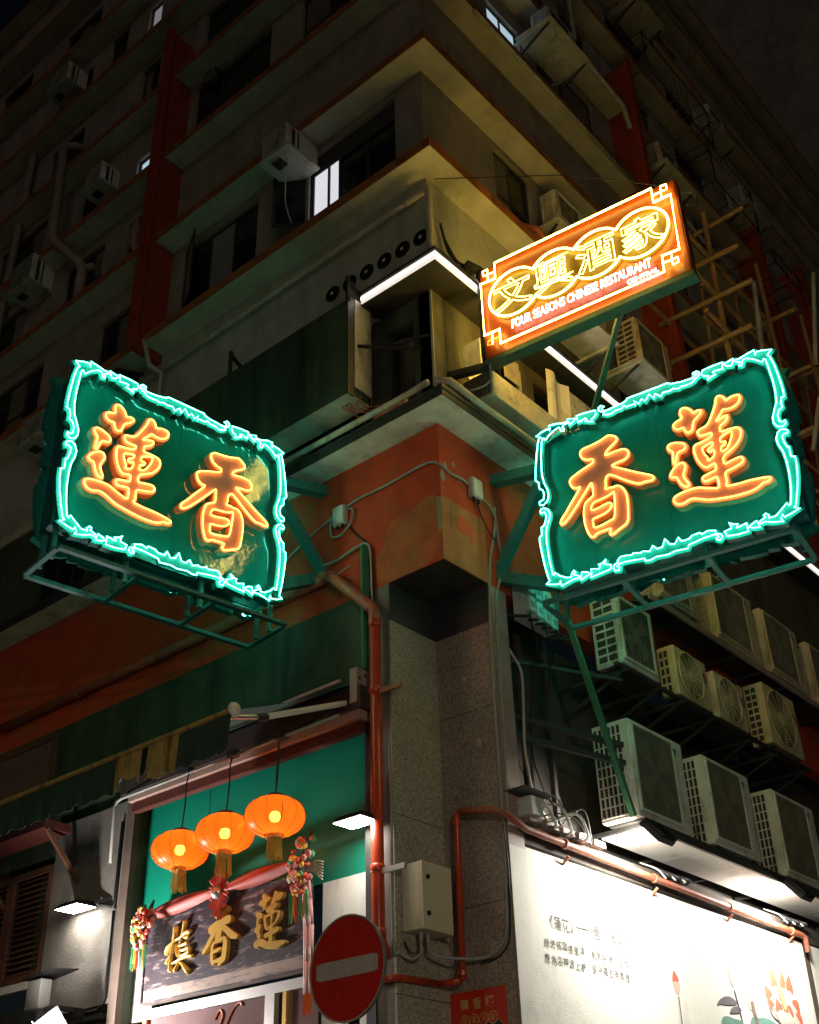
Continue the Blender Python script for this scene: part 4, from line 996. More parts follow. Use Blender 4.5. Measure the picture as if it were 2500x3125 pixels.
    for k in range(2):
        zz = .18 + .08 * k
        MB().tube(smooth_path([(d * .5, w + .0, zz), (d * .5, w + .05, zz), (d * .42, w + .09, zz + .05), (d * .25, w + .10 + .02 * k, zz - .15), (.0, w + .08, zz - .22), (-.25, w + .04, zz - .1)], 4), .016 + .006 * k, 6).build('hose', ['cable_black', 'cable_grey'][k], t, local=True, smooth=True)
    # feet
    for y in (.12, w - .2):
        MB().box(.04, d - .04, y, y + .08, -.03, -.0005).build('foot', 'steel_dark', t, local=True)
    return t

A = ac_unit
A('large grille air conditioner lowest and nearest the column, crossed by the green strut', .6, 3.03, 6.30, 1.42, 1.33, .57, 'vrv')
A('large grille air conditioner in the middle of the lowest row above the mural', .6, 5.06, 6.36, 1.42, 1.30, .57, 'vrv')
A('large grille air conditioner at the far end of the lowest row above the mural', .6, 7.28, 6.33, 1.5, 1.36, .57, 'vrv')
A('pale air conditioner lit green on its slatted side, just under the green sign frame', .6, 3.13, 8.47, 1.0, 1.10, .43, 'split', fan_frac=.88)
A('small round-fan air conditioner right of the green-lit one in the middle row', .6, 4.70, 8.49, .97, .80, .29, 'round', 'ac_cream')
A('small round-fan air conditioner second along the middle row', .6, 5.93, 8.49, .97, .78, .29, 'round', 'ac_cream')
A('taller round-fan air conditioner at the end of the middle row', .6, 7.74, 8.58, 1.2, 1.08, .36, 'round', 'ac_cream')
A('air conditioner partly hidden by the green sign, first of the upper row', .6, 4.57, 10.06, 1.2, 1.2, .35, 'vrv', 'ac_cream')
A('yellowish air conditioner second along the upper row over the long shelf', .6, 6.38, 10.0, 1.55, 1.25, .35, 'vrv', 'ac_cream')
A('yellowish air conditioner third along the upper row over the long shelf', .6, 8.3, 10.02, 1.45, 1.25, .35, 'vrv', 'ac_cream')
A('air conditioner cut by the picture edge at the end of the upper row', .6, 10.2, 10.02, 1.4, 1.25, .35, 'vrv', 'ac_cream')
A('big cream air conditioner with slatted side on brackets below the orange sign', .95, 4.48, 14.42, 1.15, 1.0, .45, 'split', 'ac_cream', fan_frac=.8)
A('air conditioner half hidden behind the orange sign, its pale tray showing below', .80, 2.75, 14.42, .95, .75, .4, 'round', 'ac_cream', badge=False)
A('small far air conditioner beside the bamboo scaffolding above the green sign', .8, 9.2, 13.95, .9, .75, .35, 'split')
UG = 'air conditioners hung on the upper side street floors'
A('air conditioner on the first floor ledge right behind the top of the orange sign', .55, 3.0, 16.95, .95, .75, .33, 'louver', 'ac', UG)
A('air conditioner with pale underside left of the upper red fin', .75, 3.3, 22.35, .95, .75, .42, 'louver', 'ac', UG)
A('air conditioner at the top edge of the picture right of the corner', .75, 2.6, 25.0, .95, .75, .42, 'louver', 'ac', UG)
A('air conditioner with pale tray just right of the red fin above the orange sign', .75, 7.55, 22.0, .9, .75, .42, 'louver', 'ac', UG)
A('air conditioner high up beyond the red fin on a slanted tray near the top', .75, 7.9, 28.2, .95, .75, .42, 'louver', 'ac', UG)
A('air conditioner above the wire cage on the dark side street wall', .8, 11.2, 26.6, .95, .75, .42, 'louver', 'ac', UG)
A('dim air conditioner over the open frame rack on the dark side wall', .8, 12.3, 24.4, .95, .75, .42, 'louver', 'ac', UG)
A('far dim air conditioner below the frame rack near the right edge', .8, 17.2, 22.4, .95, .75, .42, 'louver', 'ac', UG)
A('far dim air conditioner between the last red fins at the right edge', .8, 17.4, 18.8, .95, .75, .42, 'louver', 'ac', UG)
def tray(label, x0, x1, y0, y1, z, m='ac_tray'):
    t = thing('ac_tray', label, 'bracket shelf', (0, y0, z), 0, 'steel trays under the air conditioners')
    MB().box(x0, x1, y0, y1, z - .03, z).build('tray_plate', m, t)
    for y in (y0 + .1, y1 - .1):
        MB().beam((x1 - .05, y, z - .05), (.0, y, z - .05), .04).build('bracket_arm', 'ac_tray', t)
        MB().beam((x1 - .1, y, z - .07), (.0, y, z - .5), .035).build('brace', 'steel_dark', t)
    return t
tray('pale tray under the big cream air conditioner below the orange sign', .3, 1.05, 4.3, 5.75, 14.37)
tray('pale ribbed tray glimpsed directly below the middle of the orange sign', .25, .95, 2.6, 3.8, 14.37)
tray('tray on the first floor under the air conditioner behind the orange sign', .15, .62, 2.9, 4.1, 16.90)
tray('pale square tray left of the upper red fin', .1, .95, 3.0, 4.5, 22.3, 'ac_tray')
tray('pale tray at the top edge of the picture right of the corner', .1, .9, 2.4, 3.7, 24.95, 'ac_tray')
tray('whitish tray just above the top corner of the orange sign', .1, .95, 7.4, 8.8, 21.94, 'ac_tray')
tray('slanted tray high on the side wall near the top of the picture', .1, .95, 7.7, 9.1, 28.15, 'ac_tray')
tray('dim tray above the wire cage on the side wall', .1, .95, 11, 12.4, 26.55, 'ac_tray')
tray('dim tray under the air conditioner over the frame rack', .1, 1.0, 12.1, 13.4, 24.35, 'ac_tray')
# shelves along the side wall
sh = thing('ac_shelf', 'lit white metal shelf under the lowest row of air conditioners, over the mural', 'shelf', (0, 3.2, 6.2))
ys = [3.28, 4.78, 6.22, 7.7, 9.2, 10.7]
for a, b in zip(ys, ys[1:]):
    MB().box(-.15, .56, a + .006, b - .006, 6.195, 6.215).build('shelf_panel', 'shelf', sh)
MB().box(.561, .60, 3.2, 10.7, 6.18, 6.30).build('shelf_edge', 'steel_dark', sh)
for a in ys: MB().beam((-.5, a, 6.25), (.56, a, 6.25), .05).build('bracket_arm', 'steel_dark', sh)
sh = thing('ac_shelf', 'dark steel rail shelf under the middle row of air conditioners', 'shelf', (0, 3.0, 8.4))
for x in (.12, .55): MB().beam((x, 3.0, 8.42), (x, 9.2, 8.47), .06, .05).build('rail', 'steel_dark', sh)
for y in (3.2, 4.1, 4.75, 5.7, 6.9, 7.8, 8.9):
    MB().beam((-.5, y, 8.38), (.6, y, 8.38), .05).build('bracket_arm', 'steel_dark', sh)
    MB().beam((-.5, y, 7.95), (.5, y, 8.35), .04).build('brace', 'steel_dark', sh)
for a, b in ((3.2, 4.15), (4.75, 5.65), (5.95, 6.9), (7.8, 8.9)): MB().box(.15, .52, a, b, 8.395, 8.41).build('drip_tray', 'brown', sh)
sh = thing('ac_shelf', 'long grey shelf under the upper row of air conditioners behind the green sign', 'shelf', (0, 4.2, 9.95))
MB().box(.15, .56, 4.2, 11.8, 9.93, 9.95).build('tray_plate', 'steel_dark', sh)
MB().box(.565, .60, 4.2, 11.8, 9.88, 9.98).build('shelf_edge', 'pipe_dim', sh)
for k in range(9):
    y = 4.3 + k * .9; MB().beam((.0, y, 9.88), (.56, y, 9.88), .05).build('bracket_arm', 'steel_dark', sh)
    MB().box(.2, .5, y + .12, y + .78, 9.895, 9.925).build('drip_tray', 'brown', sh)
st = thing('steel_strut', 'long green painted strut slanting down in front of the lowest air conditioner', 'strut', (.6, 1.8, 8.6))
MB().beam((.62, 1.72, 8.72), (.64, 2.80, 6.22), .075, .06).build('bar', 'steel_green', st)
MB().beam((-.5, 1.3, 8.3), (.55, 3.1, 8.2), .05).build('cross_bar', 'steel_dark', st)
for z, y in ((7.25, 1.3), (7.0, 1.3)):
    MB().beam((-.4, y, z + .25), (.5, 3.0, z), .07).build('cross_bar', 'steel_dark', st)
for y in (1.9, 2.5): MB().beam((-.3, y, 6.0), (-.3, y, 9.0), .07).build('upright', 'recess', st)
# side street boxes between the canopy and the light ledge
d_ = thing('exhaust_duct', 'square metal exhaust duct with a mesh mouth, lit green below', 'duct', (.4, .75, 11.7))
MB().bevbox(.05, .55, .56, 3.4, 11.70, 12.13, .01).build('duct_body', 'ac_tray', d_)
MB().box(.08, .52, .548, .558, 11.73, 12.10).build('mouth', 'ac_dark', d_)
g = MB()
for k in range(1, 12):
    g.box(.08 + .44 * k / 12 - .003, .08 + .44 * k / 12 + .003, .540, .547, 11.73, 12.10)
    g.box(.08, .52, .535, .5395, 11.73 + .37 * k / 12 - .003, 11.73 + .37 * k / 12 + .003)
g.build('mesh', 'grille', d_, kind='stuff')
single('metal_panel', MB().box(.003, .30, .70, .715, 12.40, 12.92).box(.003, .02, .716, 1.25, 12.35, 12.95), 'shelf', 'bright yellow-lit metal plate on the wall behind the foot of the orange sign', 'panel')
fl = MB()
for k in range(8):
    a, b = k / 8, (k + 1) / 8; f = lambda q: .32 + .05 * sin(q * 7)
    fl.add([(f(a), 2.35 + .6 * a, 12.35 + .12 * a), (f(b), 2.35 + .6 * b, 12.35 + .12 * b), (f(b), 2.4 + .6 * b, 13.35 - .03 * b), (f(a), 2.4 + .6 * a, 13.35 - .03 * a)], [(0, 1, 2, 3)])
fl.box(.29, .30, 2.98, 3.75, 12.45, 13.3)
o = single('sheet_metal', fl, 'shelf', 'bent cream sheet of metal hanging beside the duct under the light ledge', 'sheet')
single('sheet_metal', MB().box(.08, .10, 1.6, 1.98, 12.85, 13.30).box(.05, .079, 1.98, 2.05, 12.7, 13.2), 'ac_tray', 'small rusty metal plate between the orange sign and the duct', 'sheet')
# ------------------------------------------------------------------ mural on the side wall
mw = thing('mural_wall', 'floodlit white wall painted with a poem and lotus flowers', 'wall', (0, .95, 0))
MB().box(-.25, 0, 1.2715, 8.75, .13, 5.66).build('painted_wall', 'mural', mw)
MB().box(.0125, .016, .955, 1.2715, .13, 5.62).build('painted_wall', 'mural', mw)
MB().box(-.25, -.002, 8.751, 8.95, .13, 5.66).build('wall_end', 'pillar', mw)
MB().box(-.25, 0, 8.951, 16, .13, 5.66).build('painted_wall', 'mural', mw)
fm = lambda d: (lambda u, v: (d, u, v))
def mtext(s, y, z, size, m, off=0.0, slope=0.0):
    text_part(s, size, lambda a, b: (.005 + .0125 * (1 if y + a < 1.2 else 0), y + a, z + b + slope * a), 'painted_lettering', m, mw, off=off, align='LEFT')
mtext('《蓮花》', 1.58, 4.86, .17, 'ink', .0005)
mtext('—', 2.22, 4.90, .19, 'ink'); mtext('—', 2.36, 4.90, .19, 'ink')
mtext('唐', 2.57, 4.88, .19, 'ink', .0015)
mtext('溫庭筠', 2.95, 4.89, .155, 'ink', .0015)
def mline(s, y0, z, pitch, size, m):
    for k, c in enumerate(s): mtext(c, y0 + k * pitch + random.uniform(-.008, .008), z + random.uniform(-.012, .012), size, m, .0006)
mline('綠塘搖灩接星津,軋軋蘭橈入白蘋。', 1.52, 4.61, .122, .112, 'ink')
mline('應為洛神波上襪,至今蓮蕊有香塵。', 1.51, 4.44, .122, .114, 'ink_dark')
def paint(poly, m, d, name):
    return MB().prism([chaikin(poly, 2)], lambda u, v, w: (w, u, v), .001, d).build(name, m, mw)
def petal(y, z, l, w, a, tip=True):
    c, s_ = cos(a), sin(a)
    P = [(0, 0), (.35, .42), (.62, .5), (.85, .25), (1, 0), (.85, -.25), (.62, -.5), (.35, -.42)]
    R = lambda P: [(y + l * p * s_ + w * q * c, z + l * p * c - w * q * s_) for p, q in P]
    o = paint(R(P), 'petal', petal.d, 'painted_petal')
    if tip: paint(R([(.52, .34), (.68, .42), (.86, .22), (1, 0), (.86, -.22), (.68, -.42), (.52, -.34), (.62, 0)]), 'petal_red', petal.d + .0008, 'painted_petal_tip')
    petal.d += .0018
petal.d = .004
petal(4.50, 4.36, .34, .20, -.12)
MB().tube([(.003, 4.50, 4.37), (.003, 4.49, 3.9), (.003, 4.52, 3.2)], .010, 5).build('painted_stem', 'mushroom', mw)
petal(6.12, 4.64, .36, .19, -.10, False)
MB().tube([(.003, 6.12, 4.64), (.003, 6.18, 4.4), (.003, 6.26, 4.0)], .010, 5).build('painted_stem', 'mushroom', mw)
for (y, z, l, w, a) in ((7.50, 4.42, .75, .30, -.12), (7.70, 4.45, .70, .28, .10), (7.85, 4.45, .68, .30, .22), (7.40, 4.42, .52, .26, -.62), (7.42, 4.36, .42, .22, -.8),
                        (7.85, 4.40, .45, .34, .75), (7.72, 4.32, .34, .32, .35), (7.62, 4.30, .38, .34, .0), (7.50, 4.28, .42, .30, -.25), (7.9, 4.30, .34, .34, .9)):
    petal(y, z, l, w, a)
paint([(7.50, 4.86), (7.62, 4.90), (7.70, 4.70), (7.68, 4.52), (7.58, 4.55)], 'seedpod', petal.d + .001, 'painted_seedpod')
paint([(6.46, 4.70), (6.58, 4.76), (6.66, 4.66), (6.62, 4.46), (6.54, 4.40), (6.46, 4.52)], 'petal', .006, 'painted_seedpod')
MB().tube([(.004, 6.60, 4.55), (.004, 6.62, 4.4), (.004, 6.66, 4.2)], .035, 5).build('painted_stem', 'petal', mw)
paint([(5.54, 4.40), (5.66, 4.48), (5.85, 4.54), (6.05, 4.53), (6.16, 4.46), (6.0, 4.43), (5.8, 4.41), (5.62, 4.41), (5.55, 4.37)], 'mushroom', .0075, 'painted_leaf')
paint([(5.88, 4.34), (6.0, 4.42), (6.18, 4.43), (6.26, 4.39), (6.14, 4.34), (6.0, 4.33), (5.9, 4.31)], 'mushroom', .0085, 'painted_leaf')
paint([(5.56, 4.16), (5.66, 4.26), (5.85, 4.27), (6.0, 4.25), (6.16, 4.26), (6.32, 4.16), (6.36, 3.9), (5.56, 3.9)], 'leaf', .0095, 'painted_leaf')
paint([(6.44, 4.24), (6.55, 4.36), (6.72, 4.34), (6.9, 4.37), (7.15, 4.36), (7.36, 4.30), (7.50, 4.15), (7.5, 3.9), (6.42, 3.9)], 'leaf', .0105, 'painted_leaf')
# red water pipe along the mural and down the notch
p = thing('water_pipe', 'thin worn red pipe running along the mural top and down the granite notch', 'pipe', (-.6, .75, 4.2))
MB().tube([(-.60, .75, 4.19), (-.58, .75, 6.0), (-.56, .75, 6.06), (-.52, .75, 6.08)], .040, 10).build('riser', 'pipe_red', p, smooth=True)
MB().tube([(-2.4, .70, 4.18), (-.62, .75, 4.19)], .040, 10).build('low_run', 'pipe_red', p, smooth=True) if False else None
MB().tube([(-1.25, -.16, 4.16), (-.9, .3, 4.17), (-.72, .66, 4.18), (-.62, .74, 4.19)], .042, 10).build('low_run', 'pipe_red', p, smooth=True) if False else None
MB().tube([(-.90, .70, 4.18), (-.62, .745, 4.19)], .040, 10).build('low_run', 'pipe_red', p, smooth=True)
MB().tube([(-1.9, -.14, 4.10), (-.96, -.14, 4.14), (-.90, -.10, 4.15), (-.885, .0, 4.16), (-.885, .66, 4.18)], .040, 10).build('low_run', 'pipe_red', p, smooth=True)
MB().tube([(-.52, .75, 6.08), (-.2, .72, 6.02), (.06, .72, 5.95), (.10, .80, 5.92), (.10, 1.2, 5.83), (.10, 8.55, 5.74), (.10, 8.68, 5.72), (.10, 8.70, 5.5)], .044, 10).build('long_run', 'pipe_rust', p, smooth=True)
for x, y, z in ((-.6, .75, 4.26), (-.58, .75, 5.95)): MB().lathe([(.05, -.03), (.056, -.028), (.056, .028), (.05, .03)], (x, y, z), 12).build('coupling', 'pipe_red', p)
for y in (2.0, 4.1, 6.2, 8.2):
    MB().lathe([(.052, -.03), (.062, -.028), (.062, .028), (.052, .03)], (.10, y, 5.74 + (8.5 - y) * .012), 12, 'y').build('coupling', 'pipe_rust', p)
    MB().beam((.10, y + .06, 5.68), (.0, y + .06, 5.60), .03, .03).build('clip', 'pipe_rust', p)
# floodlights for the mural
for y, lab in ((3.15, 'black floodlight hung under the first shelf panel above the poem'), (7.2, 'black floodlight hung under the shelf further along the mural')):
    t = thing('floodlight', lab, 'floodlight', (.8, y, 6.1), 0, 'floodlights over the mural')
    b = MB()
    q = [(.60, 6.17), (.66, 6.22), (.90, 5.94), (.84, 5.90)]
    b.add([(x, y - .17, z) for x, z in q] + [(x, y + .17, z) for x, z in q], [(0, 1, 2, 3), (7, 6, 5, 4), (0, 4, 5, 1), (1, 5, 6, 2), (2, 6, 7, 3), (3, 7, 4, 0)])
    b.build('housing', 'black', t)
    for k in range(9):
        yy = y - .16 + .04 * k
        MB().add([(x, yy + e, z) for e in (0, .012) for x, z in ((.67, 6.212), (.70, 6.24), (.93, 5.97), (.90, 5.945))], [(0, 1, 2, 3), (7, 6, 5, 4), (0, 4, 5, 1), (1, 5, 6, 2), (2, 6, 7, 3), (3, 7, 4, 0)]).build('cooling_fin', 'black', t)
    n = Vector((-.757, 0, -.653)).normalized() * .004
    a, c = Vector((.615, 0, 6.153)), Vector((.825, 0, 5.917))
    MB().add([(a.x + n.x, y - .14, a.z + n.z), (a.x + n.x, y + .14, a.z + n.z), (c.x + n.x, y + .14, c.z + n.z), (c.x + n.x, y - .14, c.z + n.z)], [(0, 1, 2, 3)]).build('lamp_face', 'flood_face2', t)
    MB().beam((.58, y, 6.25), (.64, y, 6.25), .05).build('bracket', 'steel_dark', t)
# big drain pipe at the column
p = thing('drain_pipe', 'thick glossy red drain pipe bending down beside the granite column', 'pipe', (-1.03, -.13, 4.4))
MB().tube(smooth_path([(-2.05, -.12, 9.50), (-1.86, -.14, 9.42), (-1.78, -.15, 9.36), (-1.12, -.16, 8.70), (-1.045, -.16, 8.60), (-1.04, -.16, 8.45)], 4), .080, 14).build('bend', 'pipe_rust', p, smooth=True)
MB().tube([(-1.04, -.16, 8.45), (-1.03, -.16, 4.62), (-1.03, -.15, 4.55), (-1.06, -.05, 4.45), (-1.10, .05, 4.42)], .074, 16).build('down_pipe', 'pipe_red', p, smooth=True)
for x, z in ((-1.04, 8.42), (-1.038, 7.52), (-1.033, 5.33), (-1.03, 4.62)):
    MB().lathe([(.076, -.05), (.085, -.045), (.085, .045), (.076, .05)], (x, -.16, z), 16).build('coupling', 'pipe_red', p, smooth=True)
for z in (7.46, 5.28):
    MB().box(-1.0, -.62, -.18, -.14, z - .02, z + .04).build('pipe_bracket', 'pipe_rust' if z > 6 else 'alu', p)
MB().tube([(-9.7, -.13, 9.43), (-2.0, -.13, 9.44)], .075, 12).build('long_run', 'pipe_rust', p, smooth=True)
for x in (-3.2, -5.4, -7.5): MB().lathe([(.077, -.04), (.088, -.036), (.088, .036), (.077, .04)], (x, -.13, 9.435), 14, 'x').build('coupling', 'pipe_rust', p)
# pale pipes on the upper floors
p = thing('drain_pipe', 'pale pipe bending round the corner under the lowest floor edge above the coins', 'pipe', (.1, -.1, 14.1))
MB().tube(smooth_path([(.30, .35, 13.95), (.22, .1, 14.05), (.12, -.09, 14.3), (.11, -.10, 14.55), (.11, -.10, 15.45), (.07, -.10, 15.52), (-.1, -.09, 15.52), (-.35, -.09, 15.50)], 4), .058, 12).build('bend', 'pipe_pale', p, smooth=True)
MB().tube([(-.35, -.09, 15.50), (-9.0, -.09, 15.38)], .05, 10).build('long_run', 'pipe_pale', p, smooth=True)
for x in (-.9, -2.6, -4.4): MB().lathe([(.052, -.03), (.06, -.027), (.06, .027), (.052, .03)], (x, -.09, 15.50 - (-x - .35) * .0139), 12, 'x').build('coupling', 'pipe_pale', p)
MB().tube([(-6.3, -.5, 15.9), (-6.28, -.35, 15.4), (-6.2, -.12, 15.3), (-6.2, -.12, 13.9)], .05, 10).build('side_branch', 'pipe_pale', p, smooth=True)
p = thing('drain_pipe', 'tall pinkish drain pipe with a Y bend on the dark left facade', 'pipe', (-10.1, -.55, 19))
MB().tube([(-10.4, -.58, 24.2), (-10.15, -.58, 21.0), (-9.95, -.56, 20.7), (-9.35, -.3, 19.95), (-9.25, -.25, 19.7), (-9.25, -.25, 18.7)], .11, 12).build('down_pipe', 'pipe_dim', p, smooth=True)
MB().tube([(-9.3, -.25, 19.8), (-8.9, -.22, 19.6)], .08, 10).build('side_branch', 'pipe_dim', p, smooth=True)
MB().tube([(-10.4, -.58, 24.2), (-10.35, -.3, 24.4), (-10.3, -.02, 24.45)], .09, 10).build('top_elbow', 'pipe_dim', p, smooth=True)
for x, z0_, z1_, lab in ((-12.6, 18.8, 26.4, 'dim drain pipe at the left edge of the picture'), (-7.5, 18.7, 20.0, 'short dim pipe left of the red fin on the second floor')):
    o = single('drain_pipe', MB().tube([(x, -.2, z1_), (x, -.2, z0_ + .6), (x + .3, -.2, z0_)], .09, 10), 'pipe_dim', lab, 'pipe', smooth=True)
for i, (y0, z, lab) in enumerate(((7.2, 21.4, 'thin pipe along the edge of the third floor on the side street'), (1.0, 20.7, 'orange-grey pipe under the third floor edge left of the red fin'))):
    o = single('edge_pipe', MB().tube([(.5, y0, z), (.5, y0 + 5.8, z)], .05, 8), 'pipe_pale', lab, 'pipe', smooth=True)
single('edge_pipe', MB().tube([(.52, 5.2, 23.3), (.52, 6.6, 23.2), (.52, 6.75, 22.6)], .06, 8).tube([(.4, 5.0, 26.5), (.4, 5.0, 24.0)], .05, 8), 'pipe_pale', 'grey soil pipes left of the top of the red fin', 'pipe', smooth=True)
single('drain_pipe', MB().tube(smooth_path([(.1, 2.2, 16.5), (.5, 2.3, 16.2), (.52, 2.5, 16.1), (.52, 3.2, 16.02)]), .045, 8), 'pipe_rust', 'small pipe elbow under the first floor window right of the corner', 'pipe', smooth=True)
# ------------------------------------------------------------------ shop front, left side
# retractable awning
aw = thing('awning', 'half extended dark green awning over the shop with a torn yellowish valance', 'awning', (-4, 0, 7.65))
xr, xl = -1.40, -9.0
MB().lathe([(.0, -9.0), (.07, -9.0), (.07, -1.38), (.0, -1.38)], (0, -.14, 7.68), 12, 'x').build('roller', 'awning', aw)
MB().box(-1.37, -1.25, -.27, -.03, 7.40, 7.86).build('wall_bracket', 'pipe_dim', aw)
for y, z in ((-.2, 7.5), (-.1, 7.6), (-.22, 7.72), (-.12, 7.78)):
    MB().lathe([(.0, -1.249), (.02, -1.249), (.02, -1.242), (.0, -1.242)], (0, y, z), 8, 'x').build('bolt', 'black', aw)
n = 14; fb_ = MB()
for k in range(n):
    a, b = k / n, (k + 1) / n
    s = lambda q: (-.2 - 1.93 * q, 7.70 - .93 * q - .06 * sin(pi * q))
    fb_.add([(xl, *s(a)), (xr, *s(a)), (xr, *s(b)), (xl, *s(b))], [(0, 1, 2, 3)])
fb_.build('canvas', 'awning', aw, smooth=True)
MB().lathe([(.0, xl), (.035, xl), (.035, xr + .02), (.0, xr + .02)], (0, -2.14, 6.76), 10, 'x').build('front_bar', 'valance_worn', aw)
MB().lathe([(.0, xr + .02), (.075, xr + .02), (.085, xr + .045), (.075, xr + .07), (.0, xr + .07)], (0, -2.14, 6.76), 16, 'x').build('end_cap', 'roll', aw, smooth=True)
def val(x0, x1, m, top=6.73, ragged=0):
    mb = MB(); n = max(4, int((x1 - x0) / .06)); P = []
    for k in range(n + 1):
        x = x0 + (x1 - x0) * k / n
        sc = abs(sin((x - xr) * pi / .27)) * .045
        dp = .40 + sc - (random.uniform(0, .16) if ragged else 0)
        P.append((x, -2.15 + .022 * sin(x * 14) + .01 * sin(x * 37), dp))
    for (xa, ya, da), (xb, yb, db) in zip(P, P[1:]):
        mb.add([(xa, -2.145, top), (xb, -2.145, top), (xb, yb, top - db), (xa, ya, top - da), (xa, -2.141, top), (xb, -2.141, top), (xb, yb + .004, top - db), (xa, ya + .004, top - da)],
               [(0, 1, 2, 3), (7, 6, 5, 4), (3, 2, 6, 7)])
    return mb.build('valance_piece', m, aw)
val(-2.27, xr, 'valance'); val(-2.82, -2.275, 'valance_worn'); val(-2.93, -2.825, 'black', ragged=1); val(-3.42, -2.935, 'valance_worn', ragged=1); val(-9.0, -3.425, 'valance')
for dx, m, r in ((0, 'alu', .035),):
    MB().tube([(-1.46, -.2, 7.46), (-1.46, -1.62, 6.85)], .038, 8).build('folding_arm', 'roll', aw)
    MB().tube([(-1.46, -1.62, 6.85), (-1.47, -2.1, 6.72)], .03, 8).build('folding_arm', 'alu', aw)
    MB().tube([(-1.46, -1.56, 6.87), (-1.46, -1.70, 6.82)], .05, 8).build('arm_joint', 'steel_dark', aw)
MB().beam((-1.6, -.2, 7.80), (-2.6, -.22, 7.78), .03, .04).build('cover_strip', 'cloth_pink', aw)
tk = thing('lamp_track', 'thin grey rail under the lintel that carries the lantern cords', 'rail', (-3, -.65, 7.1))
MB().tube([(-5.45, -.62, 6.2), (-5.45, -.65, 6.95), (-5.40, -.65, 7.03), (-5.3, -.65, 7.05), (-1.2, -.65, 7.08)], .022, 8).build('rail', 'cable_grey', tk, smooth=True)
for x in (-3.93, -3.05, -2.15): MB().box(x - .07, x + .07, -.70, -.60, 7.05, 7.13).build('hook_block', 'steel_dark', tk)
for x in (-5.2, -1.6): MB().beam((x, -.65, 7.1), (x, -.26, 7.4), .03).build('hanger', 'steel_dark', tk)
LG = 'orange paper lanterns over the shop board'
for cx, cz, lab in ((-3.90, 6.03, 'leftmost and lowest of the three orange lanterns'), (-3.06, 6.06, 'middle of the three orange lanterns'), (-2.18, 6.07, 'rightmost and highest of the three orange lanterns')):
    t = thing('lantern', lab, 'lantern', (cx, -.7, cz + .28), 0, LG)
    prof = []
    for k in range(15):
        a = -pi / 2 + pi * (.09 + .82 * k / 14)
        prof.append((.365 * cos(a) ** .8, .232 * sin(a)))
    sh_ = MB()
    N_ = 32
    vs = []
    for r, h in prof:
        for k in range(N_):
            a = 2 * pi * k / N_; rr = r * (1 - .018 * (1 - abs(sin(a * 6))))
            vs.append((cx + rr * cos(a), -.7 + rr * sin(a), cz + h))
    fs_ = [(i * N_ + k, i * N_ + (k + 1) % N_, (i + 1) * N_ + (k + 1) % N_, (i + 1) * N_ + k) for i in range(14) for k in range(N_)]
    sh_.add(vs, fs_).build('shade', 'lantern', t, smooth=True)
    for k in range(12):
        a = 2 * pi * k / 12
        MB().tube([(cx + (r + .004) * cos(a), -.7 + (r + .004) * sin(a), cz + h) for r, h in prof], .004, 4).build('rib', 'pipe_rust', t)
    MB().lathe([(.0, .228), (.09, .228), (.10, .265), (.0, .265)], (cx, -.7, cz), 16).build('top_cap', 'brown', t)
    MB().lathe([(.0, -.265), (.10, -.265), (.095, -.222), (.0, -.222)], (cx, -.7, cz), 16).build('bottom_ring', 'gold', t)
    MB().lathe([(.0, -.07), (.05, -.05), (.07, 0), (.05, .05), (.0, .07)], (cx, -.7, cz), 10).build('bulb', 'bulb', t, smooth=True)
    MB().tube([(cx, -.7, cz + .06), (cx, -.7, cz + .235)], .012, 6).build('cord', 'cable_black', t)
    MB().tube(smooth_path([(cx, -.7, cz + .265), (cx + .02, -.69, cz + .6), (cx - .02, -.66, cz + .85), (cx, -.65, 7.07)]), .010, 5).build('cord', 'cable_black', t)
    ts = MB()
    for k in range(40):
        a = random.uniform(0, 2 * pi); r = .085 * math.sqrt(random.random()) + .01
        x, y = cx + r * cos(a), -.7 + r * sin(a)
        ts.tube([(x, y, cz - .262), (x * .5 + .5 * (cx + r * 1.1 * cos(a)), y, cz - .38), (cx + r * 1.15 * cos(a) + random.uniform(-.01, .01), -.7 + r * 1.15 * sin(a), cz - .48 - random.uniform(0, .05))], .0065, 3)
    ts.build('tassel', 'tassel', t, kind='stuff')
# carved board
bd = thing('shop_board', 'peeling black lacquer board with three gilded characters under a red cloth', 'signboard', (-3.75, -.1, 4.42))
MB().box(-5.24, -2.24, -.08, .03, 4.60, 5.55).build('board_panel', 'board', bd)
MB().box(-5.24, -2.24, -.075, .03, 4.43, 4.598).build('board_strip', 'board_worn', bd)
for a, b, c, d in ((-5.24, -2.24, 4.43, 4.455), (-5.24, -5.21, 4.456, 5.55), (-2.27, -2.24, 4.456, 5.55)): MB().box(a, b, -.095, -.0805, c, d).build('board_moulding', 'board', bd)
def gilded(loops, holes, c, k, sy=1.0, dep=.06):
    mb = MB()
    for i, l in enumerate(loops):
        if any(i in h for h in holes.values()): continue
        ol = [l] + [loops[h][::-1] for h in holes.get(i, [])]
        mb.prism([[(c[0] + u * k, c[1] + v * k * sy) for u, v in q] for q in ol], lambda u, v, w: (u, w, v), -.081 - dep, -.081)
    o = fixn(mb.build('gilded_character', 'gold', bd))
    bv = o.modifiers.new('round', 'BEVEL'); bv.width = .014; bv.segments = 3; bv.limit_method = 'ANGLE'; bv.angle_limit = radians(50)
    return o
def norm(loops, grow):
    L = [offset(l, grow) for l in loops]
    xs = [p[0] for l in loops for p in l]; ys = [p[1] for l in loops for p in l]
    mx, my, k = (min(xs) + max(xs)) / 2, (min(ys) + max(ys)) / 2, 1 / (max(ys) - min(ys))
    return [[((u - mx) * k, (v - my) * k) for u, v in l] for l in L]
gilded(norm(TR['xiang'], .018), {0: [1]}, (-3.69, 5.04), .70)
